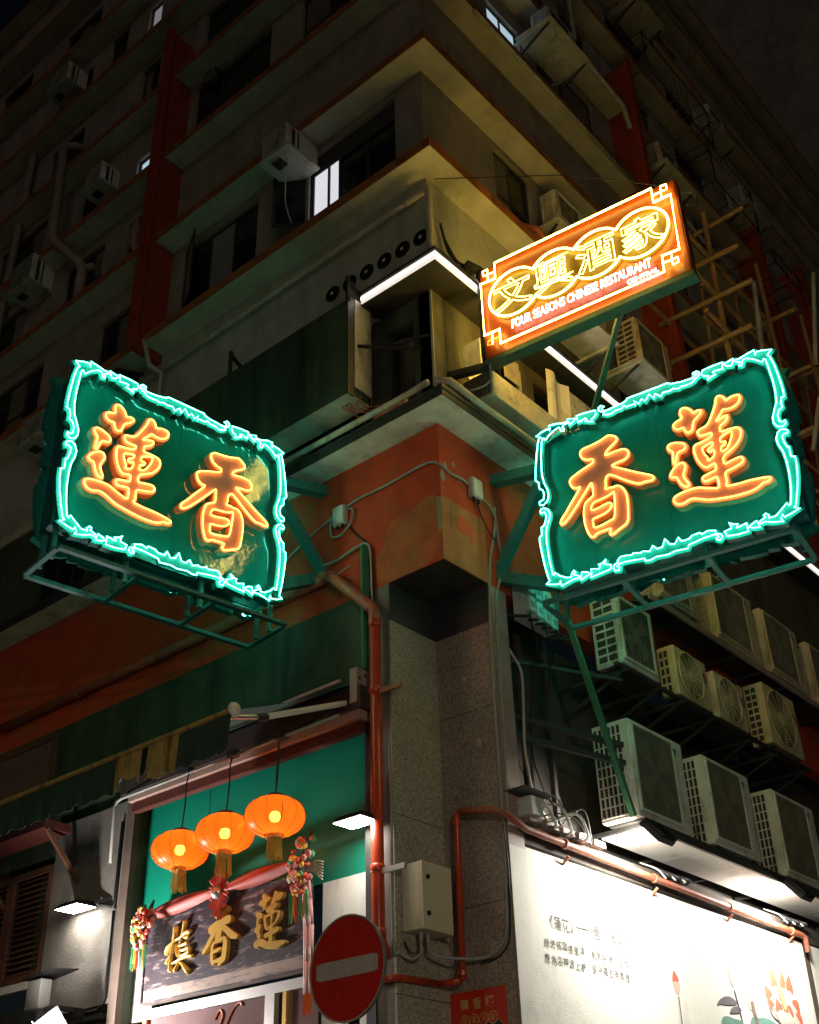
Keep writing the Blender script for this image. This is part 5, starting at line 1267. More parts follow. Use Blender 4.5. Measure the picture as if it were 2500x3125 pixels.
gilded(norm(TR['lian'], .02), {3: [4, 5]}, (-2.80, 5.07), .66)
LOU = [[(-4.594, 5.305, 0.0314), (-4.598, 5.219, 0.0294), (-4.628, 5.118, 0.0196), (-4.647, 5.016, 0.0176), (-4.652, 4.886, 0.0196), (-4.646, 4.756, 0.0294)], [(-4.785, 5.018, 0.0137), (-4.717, 5.067, 0.0235), (-4.617, 5.117, 0.0176), (-4.575, 5.149, 0.0137)], [(-4.64, 5.094, 0.0157), (-4.692, 5.036, 0.0216), (-4.76, 4.988, 0.0235)], [(-4.626, 5.013, 0.0118), (-4.659, 4.94, 0.0216), (-4.723, 4.865, 0.0294)], [(-4.414, 5.348, 0.0294), (-4.422, 5.269, 0.0255), (-4.467, 5.171, 0.0176), (-4.49, 5.07, 0.0137), (-4.484, 4.965, 0.0137), (-4.499, 4.863, 0.0118)], [(-4.588, 5.132, 0.0118), (-4.476, 5.159, 0.0176), (-4.376, 5.196, 0.0274), (-4.293, 5.195, 0.0235)], [(-4.521, 5.049, 0.0118), (-4.422, 5.052, 0.0176), (-4.337, 5.069, 0.0216)], [(-4.567, 5.082, 0.0137), (-4.562, 5.003, 0.0157), (-4.528, 4.932, 0.0137)], [(-4.497, 4.986, 0.0118), (-4.394, 4.989, 0.0176), (-4.312, 4.996, 0.0216), (-4.292, 4.961, 0.0235), (-4.346, 4.93, 0.0196), (-4.469, 4.923, 0.0137)], [(-4.647, 4.847, 0.0118), (-4.545, 4.864, 0.0157), (-4.423, 4.891, 0.0196), (-4.301, 4.898, 0.0235), (-4.222, 4.885, 0.0176)], [(-4.475, 4.885, 0.0118), (-4.509, 4.826, 0.0176), (-4.553, 4.762, 0.0216), (-4.573, 4.759, 0.0137)], [(-4.503, 4.864, 0.0098), (-4.414, 4.812, 0.0196), (-4.335, 4.743, 0.0294), (-4.279, 4.703, 0.0333)], [(-4.458, 5.183, 0.0118), (-4.389, 5.132, 0.0176), (-4.329, 5.149, 0.0157)]]
mb = MB()
for l in LOU:
    P = smooth_path([(p[0], 0, p[1]) for p in l], 4); R = smooth_path([(p[2], 0, 0) for p in l], 4)
    q = MB().tube([(p.x, 0, p.z) for p in P], [max(.008, r.x) * 1.15 for r in R], 10)
    mb.add([(v[0], -.105 + v[1] * 1.3, v[2]) for v in q.v], q.f)
mb.build('gilded_character', 'gold', bd, smooth=True)
# red cloth draped along the top of the board
cl_ = thing('red_cloth', 'red satin swag with a rosette along the top of the carved board', 'cloth', (-3.7, -.12, 5.55))
def swag(x0, x1, z0, z1, sag, w0, w1, m='cloth'):
    mb = MB(); n, r = 22, 6; V = []
    for i in range(n + 1):
        q = i / n; x = x0 + (x1 - x0) * q; zc = z0 + (z1 - z0) * q - sag * sin(pi * q); w = (w0 + (w1 - w0) * sin(pi * q))
        for j in range(r + 1):
            a = j / r; V.append((x, -.13 - .05 * sin(pi * a) - .02 * sin(a * 9 + q * 5), zc + w * (.5 - a)))
    mb.add(V, [(i * (r + 1) + j, (i + 1) * (r + 1) + j, (i + 1) * (r + 1) + j + 1, i * (r + 1) + j + 1) for i in range(n) for j in range(r)])
    o = mb.build('swag', m, cl_, smooth=True); md = o.modifiers.new('t', 'SOLIDIFY'); md.thickness = .006
    return o
swag(-5.20, -3.78, 5.52, 5.60, -.01, .09, .19); swag(-3.68, -2.28, 5.60, 5.66, -.01, .07, .19)
for k in range(22):
    a = pi * (.0 + 2 * k / 22); r0, r1 = .04, .17 + .03 * (k % 2)
    if abs(cos(a)) < .2: r1 *= 1.2
    MB().add([(-3.73 + r0 * cos(a - .1), -.17, 5.58 + r0 * 1.1 * sin(a - .1)), (-3.73 + r1 * cos(a - .13), -.15, 5.58 + r1 * 1.5 * sin(a - .13)), (-3.73 + r1 * cos(a), -.20, 5.58 + r1 * 1.55 * sin(a)), (-3.73 + r1 * cos(a + .13), -.15, 5.58 + r1 * 1.5 * sin(a + .13)), (-3.73 + r0 * cos(a + .1), -.17, 5.58 + r0 * 1.1 * sin(a + .1))],
             [(0, 1, 2), (0, 2, 4), (4, 2, 3)]).build('rosette_fold', 'cloth', cl_)
MB().lathe([(.0, -.25), (.05, -.24), (.08, -.20), (.085, -.17), (.0, -.17)], (-3.75, 0, 5.57), 18, 'y').build('boss', 'alu', cl_, smooth=True)
tail = MB(); P = [(-2.20, 5.5, .10), (-2.18, 5.2, .16), (-2.15, 4.9, .17), (-2.14, 4.5, .16), (-2.14, 4.15, .15)]
for (xa, za, wa), (xb, zb, wb) in zip(P, P[1:]):
    for j in range(4):
        f = lambda x, w, z, j: (x - w / 2 + w * j / 4, -.13 - .02 * (j % 2), z)
        tail.add([f(xa, wa, za, j), f(xa, wa, za, j + 1), f(xb, wb, zb, j + 1), f(xb, wb, zb, j)], [(0, 1, 2, 3)])
o = tail.build('hanging_tail', 'cloth_pink', cl_, smooth=True); md = o.modifiers.new('t', 'SOLIDIFY'); md.thickness = .006
fr_ = MB()
for k in range(16): fr_.tube([(-2.21 + k * .0095, -.14, 4.15), (-2.21 + k * .0095, -.14, 3.95 - random.uniform(0, .04))], .004, 3)
fr_.build('fringe', 'orange_post', cl_, kind='stuff')
# flower garlands
for gx, gz, h, lab in ((-5.13, 5.32, .62, 'small flower garland with green tassels at the left end of the carved board'), (-2.20, 5.52, .78, 'larger flower garland with a feather at the right end of the carved board')):
    t = thing('flower_garland', lab, 'garland', (gx, -.2, gz), 0, 'flower garlands on the board')
    MB().tube([(gx + .12, -.18, gz + h * .62), (gx + .05, -.22, gz + h * .25), (gx - .02, -.24, gz - .2)], [.015, .04, .06], 6).build('stem', 'brown', t)
    me_ = {}
    for k in range(64):
        q = random.random() ** .8
        z = gz + h * .5 - q * h * .85; w = .05 + .14 * sin(pi * min(1, q * .9 + .08))
        a = random.uniform(0, 2 * pi)
        p = (gx + .10 * (1 - q) + w * cos(a), -.24 - abs(w * .7 * sin(a)), z)
        m_ = random.choice(['f_red', 'f_yel', 'f_pink', 'f_red', 'f_white', 'f_green', 'f_yel', 'f_pink'])
        r = random.uniform(.032, .055)
        if m_ not in me_:
            b = MB().lathe([(.0, -.5), (.7, -.45), (1, 0), (.8, .4), (.35, .5), (.3, .3), (.0, .35)], (0, 0, 0), 7).build('flower', m_, t, local=True, smooth=True); me_[m_] = b
        else:
            b = me_[m_].copy(); COL.objects.link(b); b.parent = t
        b.location = WM[t].inverted() @ Vector(p); b.scale = (r, r, r); b.rotation_euler = (random.uniform(.6, 2), random.uniform(-.6, .6), 0)
    for j in range(6):
        ts = MB(); x = gx - .12 + .055 * j
        for k in range(9): ts.tube([(x + random.uniform(-.015, .015), -.27 + random.uniform(-.02, .02), gz - h * .32), (x + random.uniform(-.03, .03), -.27, gz - h * .62 - random.uniform(0, .12))], .005, 3)
        ts.build('tassel', ['f_green', 'f_yel', 'f_red', 'f_green', 'tassel', 'f_green'][j], t)
    if h > .7:
        for k in range(7):
            MB().tube(smooth_path([(gx + .1, -.24, gz - .02), (gx + .25, -.26, gz + .06 - .02 * k), (gx + .42, -.28, gz + .02 - .035 * k)], 4), [.006] * 9, 4).build('feather', 'pipe_pale', t)
# floodlights on the shop front
for x0, x1, z, xa, lab in ((-1.47, -1.0, 5.86, -1.1, 'slim black floodlight beside the red drain pipe, lighting the green panel'), (-6.88, -6.33, 5.84, -6.0, 'slim black floodlight over the rough plaster pier at the left')):
    t = thing('floodlight', lab, 'floodlight', ((x0 + x1) / 2, -.3, z), 0, 'floodlights on the shop front')
    b = MB(); b.add([(x0, -.48, z + .02), (x1, -.48, z + .02), (x1, -.12, z + .02), (x0, -.12, z + .02), (x0 + .08, -.42, z + .09), (x1 - .04, -.42, z + .09), (x1 - .04, -.16, z + .09), (x0 + .08, -.16, z + .09)],
                    [(0, 3, 2, 1), (4, 5, 6, 7), (0, 1, 5, 4), (1, 2, 6, 5), (2, 3, 7, 6), (3, 0, 4, 7)]); b.build('housing', 'black', t)
    MB().add([(x0 + .02, -.46, z + .016), (x1 - .02, -.46, z + .016), (x1 - .02, -.14, z + .016), (x0 + .02, -.14, z + .016)], [(0, 3, 2, 1)]).build('lamp_face', 'flood_face', t)
    MB().beam((x1 - .1, -.2, z + .07), (xa, -.02, z + .12), .04).build('arm', 'black', t)
t = thing('floodlight', 'tilted glass floodlight at the lower left corner aimed at the carved board', 'floodlight', (-6.1, -1.0, 4.1), 0, 'floodlights on the shop front')
_n = Vector((.52, .62, .55)).normalized(); _s = Vector((.76, -.64, 0)).normalized(); _v = _n.cross(_s)
_c = Vector((-6.0, -1.05, 4.12))
q = [_c + _s * a * .2 + _v * b * .13 for a, b in ((-1, -1), (1, -1), (1, 1), (-1, 1))]
MB().add([p - _n * .09 for p in q] + [p - _n * .002 for p in q], [(0, 3, 2, 1), (4, 5, 6, 7), (0, 1, 5, 4), (1, 2, 6, 5), (2, 3, 7, 6), (3, 0, 4, 7)]).build('housing', 'black', t)
o = MB().add([_c + (p - _c) * .88 + _n * .001 for p in q], [(0, 1, 2, 3)]).build('lamp_face', 'flood_face3', t)
_l = [_c - _s * .21 + _v * .15, _c - _s * .21 - _v * .15, _c - _s * .15 - _v * .17 + _n * .34, _c - _s * .15 + _v * .17 + _n * .34]
MB().add(_l + [p - _s * .006 for p in _l], [(0, 1, 2, 3), (7, 6, 5, 4), (0, 4, 5, 1), (1, 5, 6, 2), (2, 6, 7, 3), (3, 7, 4, 0)]).build('barn_door', 'black', t)  # flap added to keep this lamp's light off the plaster
MB().beam(_c - _n * .08, (-6.3, -.12, 4.0), .04).build('arm', 'steel_dark', t)
# security camera like fitting at the lower left
c = thing('wall_lamp', 'boxy metal lamp bracket with a visor at the lower left corner', 'lamp', (-6.9, -.5, 4.8))
MB().bevbox(-7.10, -6.78, -.58, -.40, 4.55, 4.93, .01).build('lamp_box', 'cable_grey', c)
MB().add([(-7.2, -.62, 4.94), (-6.5, -.62, 4.99), (-6.5, -.2, 5.04), (-7.2, -.2, 4.97), (-7.2, -.62, 4.955), (-6.5, -.62, 5.005), (-6.5, -.2, 5.055), (-7.2, -.2, 4.985)], [(0, 3, 2, 1), (4, 5, 6, 7), (0, 1, 5, 4), (1, 2, 6, 5), (2, 3, 7, 6), (3, 0, 4, 7)]).build('visor', 'black', c)
MB().box(-6.77, -6.5, -.5, -.42, 4.50, 4.56).box(-6.55, -6.5, -.42, -.06, 4.5, 4.56).build('arm', 'steel_dark', c)
c = single('cable_tray', MB().box(-6.75, -5.95, -.16, -.07, 4.36, 4.42).box(-6.6, -6.35, -.18, -.07, 4.425, 4.52), 'steel_dark', 'dark cable tray at the foot of the plaster pier', 'tray')
single('conduit', MB().tube([(-5.98, -.10, 7.0), (-5.98, -.10, 5.85), (-6.0, -.10, 5.8), (-6.3, -.12, 5.9)], .025, 8).tube([(-5.97, -.11, 5.75), (-5.97, -.11, 4.62), (-6.02, -.11, 4.52), (-6.12, -.11, 4.48), (-6.5, -.11, 4.48)], .022, 8), 'cable_black', 'black conduit round the edge of the plaster pier', 'conduit', smooth=True)
# ------------------------------------------------------------------ column fittings
b = thing('junction_cabinet', 'cream metal electrical cabinet with two black locks on the granite column', 'electrical box', (-.77, .38, 4.65))
MB().bevbox(-.919, -.655, .12, .645, 4.66, 5.40, .008).build('cabinet_body', 'elbox', b)
MB().bevbox(-.652, -.615, .115, .65, 4.655, 5.405, .008).build('door', 'elbox', b)
for z in (5.23, 4.83): MB().lathe([(.0, -.614), (.028, -.614), (.025, -.595), (.0, -.592)], (0, .21, z), 10, 'x').build('lock', 'black', b)
for y in (.24, .36):
    MB().tube([(-.76, y, 4.66), (-.76, y, 4.56)], .022, 8).build('cable_gland', 'cable_grey', b)
single('cable', MB().tube(smooth_path([(-.76, .24, 4.56), (-.76, .22, 4.42), (-.80, .12, 4.36), (-.88, .02, 4.42), (-.93, -.03, 4.55), (-.93, -.03, 5.9), (-.94, -.03, 7.0)]), .018, 7), 'cable_grey', 'grey cable looping from the cabinet to the column edge', 'cable', smooth=True)
single('cable', MB().tube(smooth_path([(-.76, .36, 4.56), (-.74, .40, 4.44), (-.6, .62, 4.40), (-.3, .88, 4.42), (-.08, .90, 4.62), (-.03, .90, 5.1), (-.02, .915, 5.7), (-.03, .915, 7.5), (.01, .94, 9.2), (.03, 1.1, 9.9), (.03, 1.14, 10.3)]), .020, 7), 'cable_grey', 'grey cable swinging from the cabinet across the notch and up the post', 'cable', smooth=True)
single('cable', MB().tube(smooth_path([(-.88, .1, 4.55), (-.86, .16, 4.45), (-.8, .25, 4.44), (-.78, .3, 4.55)]), .010, 6), 'cable_black', 'short black cable loop under the cabinet', 'cable', smooth=True)
single('cable', MB().tube(smooth_path([(-.02, .905, 5.85), (-.0, .92, 5.4), (-.015, .92, 4.9), (-.05, .915, 4.55), (-.2, .90, 4.40), (-.4, .85, 4.36)]), .012, 6), 'cable_black', 'thin black cable hanging along the edge of the mural', 'cable', smooth=True)
# poster in the notch
p = thing('poster', 'red restaurant poster with gold characters low in the granite notch', 'poster', (-.58, .915, 3.4))
MB().box(-1.02 + .10, -.14, .911, .9185, 3.0, 4.10).build('poster_sheet', 'poster_red', p)
fp = lambda d: (lambda u, v, w=0: (u, d - w, v))
x0, x1 = -.85, -.20
MB().prism([[(x0 + .04, 3.76), (x1 - .05, 3.76), (x1 - .02, 3.73), (x1, 3.71), (x1, 3.0), (x0, 3.0), (x0, 3.71), (x0 + .02, 3.73)]], fp(.911), .0005, .0015).build('menu_panel', 'poster_black', p)
MB().tube([(x0, .909, 3.0), (x0, .909, 3.71), (x0 + .04, .909, 3.76), (x1 - .05, .909, 3.76), (x1, .909, 3.71), (x1, .909, 3.0)], .004, 4).build('menu_border', 'poster_gold', p)
for ch, x in (('蓮', -.72), ('香', -.54), ('樓', -.37)):
    text_part(ch, .12, lambda a, b, x=x: (x + a, .9095, 3.95 + b), 'lettering', 'poster_gold', p, off=.004)
for ch, x in (('蓮', -.72), ('香', -.59), ('燒', -.46), ('臘', -.33)):
    MB().lathe([(.0, .906), (.066, .906), (.066, .909), (.0, .909)], (x, 0, 3.79), 20, 'y').build('roundel', 'poster_gold', p)
    MB().lathe([(.0, .9035), (.056, .9035), (.056, .9055), (.0, .9055)], (x, 0, 3.79), 20, 'y').build('roundel', 'poster_red', p)
    text_part(ch, .075, lambda a, b, x=x: (x + a, .9025, 3.79 + b), 'lettering', 'poster_gold', p)
text_part('LIN HEUNG ROAST', .05, lambda a, b: (-.52 + a, .9085, 3.685 + b), 'lettering', 'poster_gold', p)
# no entry sign in front
cxn, cyn, czn, rn = 3.20, -5.16, 2.98, .285
t = thing('no_entry_sign', 'round red no entry sign with a grey bar, nearest the viewer', 'traffic sign', (cxn, cyn, .0))
MB().lathe([(.0, .0), (rn, .0), (rn, .012), (.0, .012)], (cxn, cyn, czn), 48, 'y').build('sign_plate', 'sign_red', t)
MB().lathe([(rn - .006, -.006), (rn + .004, -.006), (rn + .004, .014), (rn - .006, .014), (rn - .006, -.006)], (cxn, cyn, czn), 48, 'y', False).build('rim', 'rim_dark', t)
MB().prism([chaikin([(cxn - .235, czn - .048), (cxn + .235, czn - .048), (cxn + .235, czn + .048), (cxn - .235, czn + .048)], 2, .08)], lambda u, v, w: (u, cyn - w, v), .001, .003).build('bar', 'sign_grey', t)
MB().tube([(cxn, cyn + .06, .0), (cxn, cyn + .06, czn + .28)], .032, 12).build('pole', 'steel_dark', t)
for z in (czn - .15, czn + .15): MB().box(cxn - .05, cxn + .05, cyn + .0125, cyn + .07, z - .015, z + .015).build('clamp', 'alu', t)
# cables and junction boxes on the beam
cb_ = single('cable', MB().tube(smooth_path([(-3.2, -.03, 9.95), (-2.5, -.03, 10.26), (-1.62, -.03, 10.52), (-.9, -.035, 10.53), (-.2, -.035, 10.56), (.03, -.03, 10.44), (.035, .2, 10.40), (.035, .42, 10.43), (.035, .62, 10.40)]), .018, 7), 'cable_grey', 'grey cable wrapped round the red corner block', 'cable', smooth=True)
for x, z, lab, lft in ((-1.76, 10.40, 'white junction box on the left face of the red beam', True), (.70, 10.40, 'white junction box on the right face of the red corner', False)):
    t = thing('junction_box', lab, 'junction box', (x, 0, z) if lft else (0, x, z), 0, 'white junction boxes on the red beam')
    if lft:
        MB().bevbox(x - .11, x + .11, -.09, -.001, z - .16, z + .14, .01).build('box_body', 'jbox', t); MB().bevbox(x - .10, x + .10, -.105, -.091, z - .15, z + .13, .008).build('box_lid', 'jbox', t)
        for d in (-.05, .05): MB().lathe([(.0, -.05), (.02, -.05), (.02, 0), (.0, 0)], (x + d, -.05, z - .161), 8).build('gland', 'black', t)
    else:
        MB().bevbox(.001, .09, x - .11, x + .11, z - .16, z + .14, .01).build('box_body', 'jbox', t); MB().bevbox(.091, .105, x - .10, x + .10, z - .15, z + .13, .008).build('box_lid', 'jbox', t)
        for d in (-.05, .05): MB().lathe([(.0, -.05), (.02, -.05), (.02, 0), (.0, 0)], (.05, x + d, z - .161), 8).build('gland', 'black', t)
single('cable', MB().tube(smooth_path([(-1.62, -.04, 10.45), (-1.52, -.05, 10.40), (-1.56, -.05, 10.2), (-1.75, -.05, 10.08), (-1.92, -.05, 10.12), (-1.95, -.04, 10.35), (-1.88, -.03, 10.45)]), .016, 7), 'cable_grey', 'loop of cable round the left junction box', 'cable', smooth=True)
single('cable', MB().tube(smooth_path([(-1.62, -.03, 10.2), (-1.45, -.03, 9.95), (-1.24, -.03, 9.72), (-1.18, -.035, 9.4), (-1.16, -.04, 8.9), (-1.13, -.05, 8.5)]), .014, 7), 'cable_black', 'black cable from the left junction box down behind the drain pipe', 'cable', smooth=True)
single('cable', MB().tube(smooth_path([(-2.1, -.05, 9.72), (-1.8, -.05, 9.70), (-1.45, -.05, 9.76), (-1.26, -.045, 9.74), (-1.20, -.04, 9.55), (-1.185, -.04, 9.0), (-1.16, -.05, 8.6)]), .020, 7), 'cable_grey', 'grey cable from the sign bracket to the drain pipe', 'cable', smooth=True)
single('cable', MB().tube(smooth_path([(.04, .8, 10.32), (.05, 1.0, 10.25), (.05, 1.12, 10.1), (.05, 1.16, 9.7), (.06, 1.25, 9.4), (.04, 1.1, 9.1), (.03, 1.0, 8.6), (.025, .99, 7.0), (.02, .96, 5.9)]), .018, 7), 'cable_grey', 'grey cable from the right junction box down the steel post', 'cable', smooth=True)
single('cable', MB().tube(smooth_path([(.05, .72, 10.2), (.05, .8, 10.0), (.05, .98, 9.8), (.05, 1.1, 9.75)]), .010, 6), 'cable_black', 'thin black cable sagging under the right junction box', 'cable', smooth=True)
single('steel_channel', MB().beam((-1.3, -.06, 9.72), (-1.28, -.07, 7.9), .09, .07), 'steel_green', 'dark green steel channel behind the red drain pipe', 'channel')
single('bracket', MB().beam((-1.6, -.02, 9.32), (-1.6, -.25, 9.32), .02).beam((-1.6, -.25, 9.32), (-1.38, -.25, 9.36), .02).beam((-1.6, -.02, 9.05), (-1.6, -.02, 9.36), .02), 'pipe_rust', 'small bent rusty bracket above the drain pipe bend', 'bracket')
t = thing('meter_box', 'cluster of green-lit switch boxes under the inner end of the right sign', 'switch boxes', (.3, 1.7, 8.9))
for k in range(4):
    for j in range(2):
        y, z = 1.40 + .17 * k, 9.12 - .27 * j - .03 * k
        o = MB().bevbox(.20, .30, y, y + .14, z - .11, z + .11, .008).build('switch_box', 'jbox', t); MB().box(.301, .306, y + .03, y + .11, z - .05, z + .03).build('switch_window', 'cable_grey', o)
MB().box(.05, .195, 1.38, 2.1, 8.66, 9.28).build('back_plate', 'jbox', t)
for k in range(2):
    y = 1.45 + .34 * k
    single('cable', MB().tube(smooth_path([(.25, y, 8.72), (.26, y + .02, 8.52), (.2, y + .2, 8.38 - .05 * k), (.0, y + .35, 8.1), (-.3, y + .6, 7.2), (-.4, y + 1.0, 6.6)]), .014, 6), 'cable_black', ['nearer', 'further'][k] + ' black cable drooping from the switch boxes into the dark recess', 'cable', smooth=True)
single('conduit', MB().tube(smooth_path([(-.05, 1.28, 8.3), (.0, 1.5, 8.0), (.0, 1.5, 7.6), (.02, 1.45, 7.3), (-.1, 1.6, 6.9), (-.2, 1.9, 6.4), (-.2, 2.4, 6.05)]), .020, 7), 'pipe_pale', 'tan hose curving down the dark recess left of the air conditioners', 'hose', smooth=True)
t = thing('cable_bundle', 'tangle of white and black cables over the start of the mural pipe', 'cables', (.1, 1.5, 5.9))
for k in range(9):
    a = random.uniform(0, 1)
    P = [(.02, 1.15 + .1 * k, 6.15 - .02 * k), (.18 + .1 * a, 1.35 + .12 * k, 6.2 + .1 * sin(k)), (.2 + .15 * a, 1.6 + .1 * k, 6.0 - .1 * a), (.1, 1.8 + .1 * k, 5.98 + .1 * sin(2 * k)), (-.1, 2.2 + .1 * k, 6.1)]
    MB().tube(smooth_path(P), .009 + .012 * (k % 3 == 0), 6).build('cable', ['cable_white', 'cable_black', 'cable_grey'][k % 3], t, smooth=True)
MB().bevbox(.0, .22, 1.18, 1.42, 6.0, 6.22, .01).build('splice_box', 'jbox', t); MB().box(-.05, .3, .95, 1.5, 6.24, 6.26).build('cover', 'steel_dark', t)
for k in range(5): MB().box(-.2, .1, 1.3 + .35 * k, 1.55 + .35 * k, 5.955, 6.03 + .02 * (k % 2)).build('timber_block', 'board_worn', t)
for j, y in enumerate((4.3, 8.0)):
    t = thing('cable_bundle', ['cable ends spilling under the first shelf joint over the mural', 'cable ends and sockets at the far end of the mural pipe'][j], 'cables', (.1, y, 5.95))
    for k in range(6):
        q = .1 * k; MB().tube(smooth_path([(-.2, y + q, 6.1), (.02, y + q + .05, 5.98), (.1 + .02 * k, y + q + .1, 5.86 + .03 * (k % 2)), (.04, y + q + .2, 5.90), (-.2, y + q + .3, 6.05)]), .012 + .012 * (k % 2), 6).build('cable', ['cable_white', 'cable_black'][k % 2], t, smooth=True)
# ------------------------------------------------------------------ old signboard box over the shop
sb = thing('signboard_box', 'dark unlit signboard box hung on brackets left of the light ledge', 'signboard', (-3.6, -.5, 11.8))
MB().box(-7.2, -1.03, -.69, -.22, 11.84, 13.50).build('box_body', 'dark_green_wall', sb)
for a, b in ((-7.2, -5.1), (-5.095, -3.0), (-2.995, -1.03)): MB().box(a, b, -.705, -.6905, 11.80, 13.53).build('front_panel', 'dark_green_wall', sb)
MB().box(-7.2, -1.03, -.69, -.22, 11.825, 11.8395).build('bottom_panel', 'ac_tray', sb)
MB().bevbox(-1.028, -1.0, -.56, -.20, 11.98, 13.62, .004).build('end_panel', 'ac_tray', sb)
MB().box(-1.028, -1.005, -.70, -.57, 11.80, 13.6).build('end_panel', 'frame', sb)
for x in (-1.03, -3.6): MB().beam((x, -.68, 13.5), (x, -.68, 14.0), .05).beam((x, -.68, 13.93), (x, -.02, 13.6), .05).build('hanger', 'steel_dark', sb)
MB().beam((-1.0, -.5, 12.75), (-.2, -.02, 12.55), .04).beam((-.55, -.28, 12.66), (-.05, -.02, 12.72), .035).build('stay', 'steel_dark', sb)
tw = MB()
for k in range(7):
    x = -1.15 + random.uniform(-.25, .25); tw.tube(smooth_path([(x, -.45, 11.86), (x + random.uniform(-.1, .2), -.45 + random.uniform(-.15, .15), 11.7), (x + random.uniform(-.2, .5), -.4 + random.uniform(-.2, .2), 11.5 + random.uniform(-.1, .15))], 3), .008, 4)
single('loose_wires', tw, 'pipe_rust', 'frayed loose wires under the end of the dark signboard box', 'wires')['kind'] = 'stuff'
single('drain_pipe', MB().tube([(-6, -.48, 11.42), (-.1, -.48, 11.42), (.25, -.48, 11.44)], .045, 10), 'pipe_pale', 'pipe lying along the left canopy edge', 'pipe', smooth=True)
single('drain_pipe', MB().tube([(.30, -.40, 11.48), (.48, -.30, 11.44), (.48, .2, 11.42), (.48, 5, 11.40)], .05, 10), 'pipe_pale', 'pipe lying along the right canopy edge', 'pipe', smooth=True)
single('neon_ballast', MB().bevbox(-.75, -.2, -.46, -.36, 11.33, 11.46, .01), 'pipe_rust', 'rusty metal case on the canopy edge near the corner', 'case')
single('cable', MB().tube(smooth_path([(.08, .2, 15.0), (.12, .3, 14.5), (.25, .35, 14.2), (.42, .4, 14.0), (.44, .5, 13.85)]), .022, 6).tube(smooth_path([(.08, .25, 14.8), (.16, .4, 14.4), (.3, .45, 14.1), (.44, .45, 13.9)]), .014, 6), 'cable_black', 'black cables drooping to the bracket of the orange sign', 'cable', smooth=True)
single('cable', MB().tube(smooth_path([(.05, .3, 12.0), (.3, .35, 11.75), (.55, .5, 11.85), (.62, .45, 12.1), (.6, .5, 12.3)]), .018, 6), 'cable_grey', 'grey cable curling under the inner end of the orange sign', 'cable', smooth=True)
# window air conditioners and oddments of the left facade
def wac(label, x, z, w=.62, h=.55, d=.55, m='ac', ti=0):
    t = thing('air_conditioner', label, 'air conditioner', (x, -d, z), 0, 'air conditioners on the left facade')
    MB().bevbox(0, w, 0, d - .01, 0, h, .012).build('casing', m, t, local=True)
    MB().box(w + .0005, w + .003, .12, .2, .06, h - .06).box(w + .0005, w + .003, .26, .30, .06, h - .06).build('side_vent', 'ac_dark', t, local=True)
    MB().box(.04, w - .04, -.006, -.001, .05, h - .05).build('coil', 'ac_dark', t, local=True)
    g = MB()
    for k in range(9): zz = .05 + (h - .1) * k / 8; g.box(.03, w - .03, -.02, -.0065, zz - .008, zz + .008)
    g.build('front_louvres', m, t, local=True, kind='stuff')
    MB().box(-.06, w + .06, -.02, d - .01, -.05, -.001).build('tray_plate', 'ac_tray', t, local=True)
    MB().box(.15, .35, .12, .3, -.10, -.051).build('drip_cup', 'ac_dark', t, local=True)
    return t
wac('window air conditioner beside the lit first floor window, pale underside', -3.02, 17.90, .62, .56, .78)
wac('dim air conditioner high on the left facade with an ochre underside', -11.7, 27.1, .8, .7, .6)
wac('dim air conditioner left of the Y bend of the pinkish pipe', -11.6, 20.2, .8, .8, .6)
wac('dark air conditioner just above the outer end of the left green sign', -9.9, 15.2, .7, .6, .6)
wac('dim air conditioner beside the lit little window left of the red fin', -9.3, 21.9, .6, .6, .5)
single('cable', MB().tube(smooth_path([(-2.75, -.5, 17.85), (-2.72, -.47, 17.4), (-2.7, -.46, 16.9), (-2.55, -.46, 16.35)]), .012, 5), 'cable_white', 'white drip hose hanging below the window air conditioner', 'hose', smooth=True)
for x, z, lab in ((-7.35, 20.55, 'round ventilator beside the red fin, third floor'), (-7.3, 15.65, 'round ventilator beside the red fin above the green sign'), (-5.7, 23.2, 'round ventilator in the dark third floor window')):
    t = thing('ventilator', lab, 'ventilator', (x, -.1, z), 0, 'round ventilators on the left facade')
    MB().lathe([(.0, -.05), (.2, -.05), (.24, .0), (.24, .1), (.0, .1)], (x, -.05, z), 18, 'y').build('ring', 'steel_dark', t)
    for k in range(4): MB().lathe([(.04 + .045 * k, -.056), (.05 + .045 * k, -.06), (.06 + .045 * k, -.056)], (x, -.05, z), 18, 'y', False).build('guard_ring', 'alu', t)
single('window_hood', MB().add([(-8.9, -.6, 15.50), (-6.9, -.6, 15.50), (-6.9, -.0, 15.72), (-8.9, -.0, 15.72), (-8.9, -.6, 15.53), (-6.9, -.6, 15.53), (-6.9, -.0, 15.75), (-8.9, -.0, 15.75)], [(0, 3, 2, 1), (4, 5, 6, 7), (0, 1, 5, 4), (1, 2, 6, 5), (2, 3, 7, 6), (3, 0, 4, 7)]), 'steel_dark', 'dark sloping hood over the window left of the red fin', 'hood')
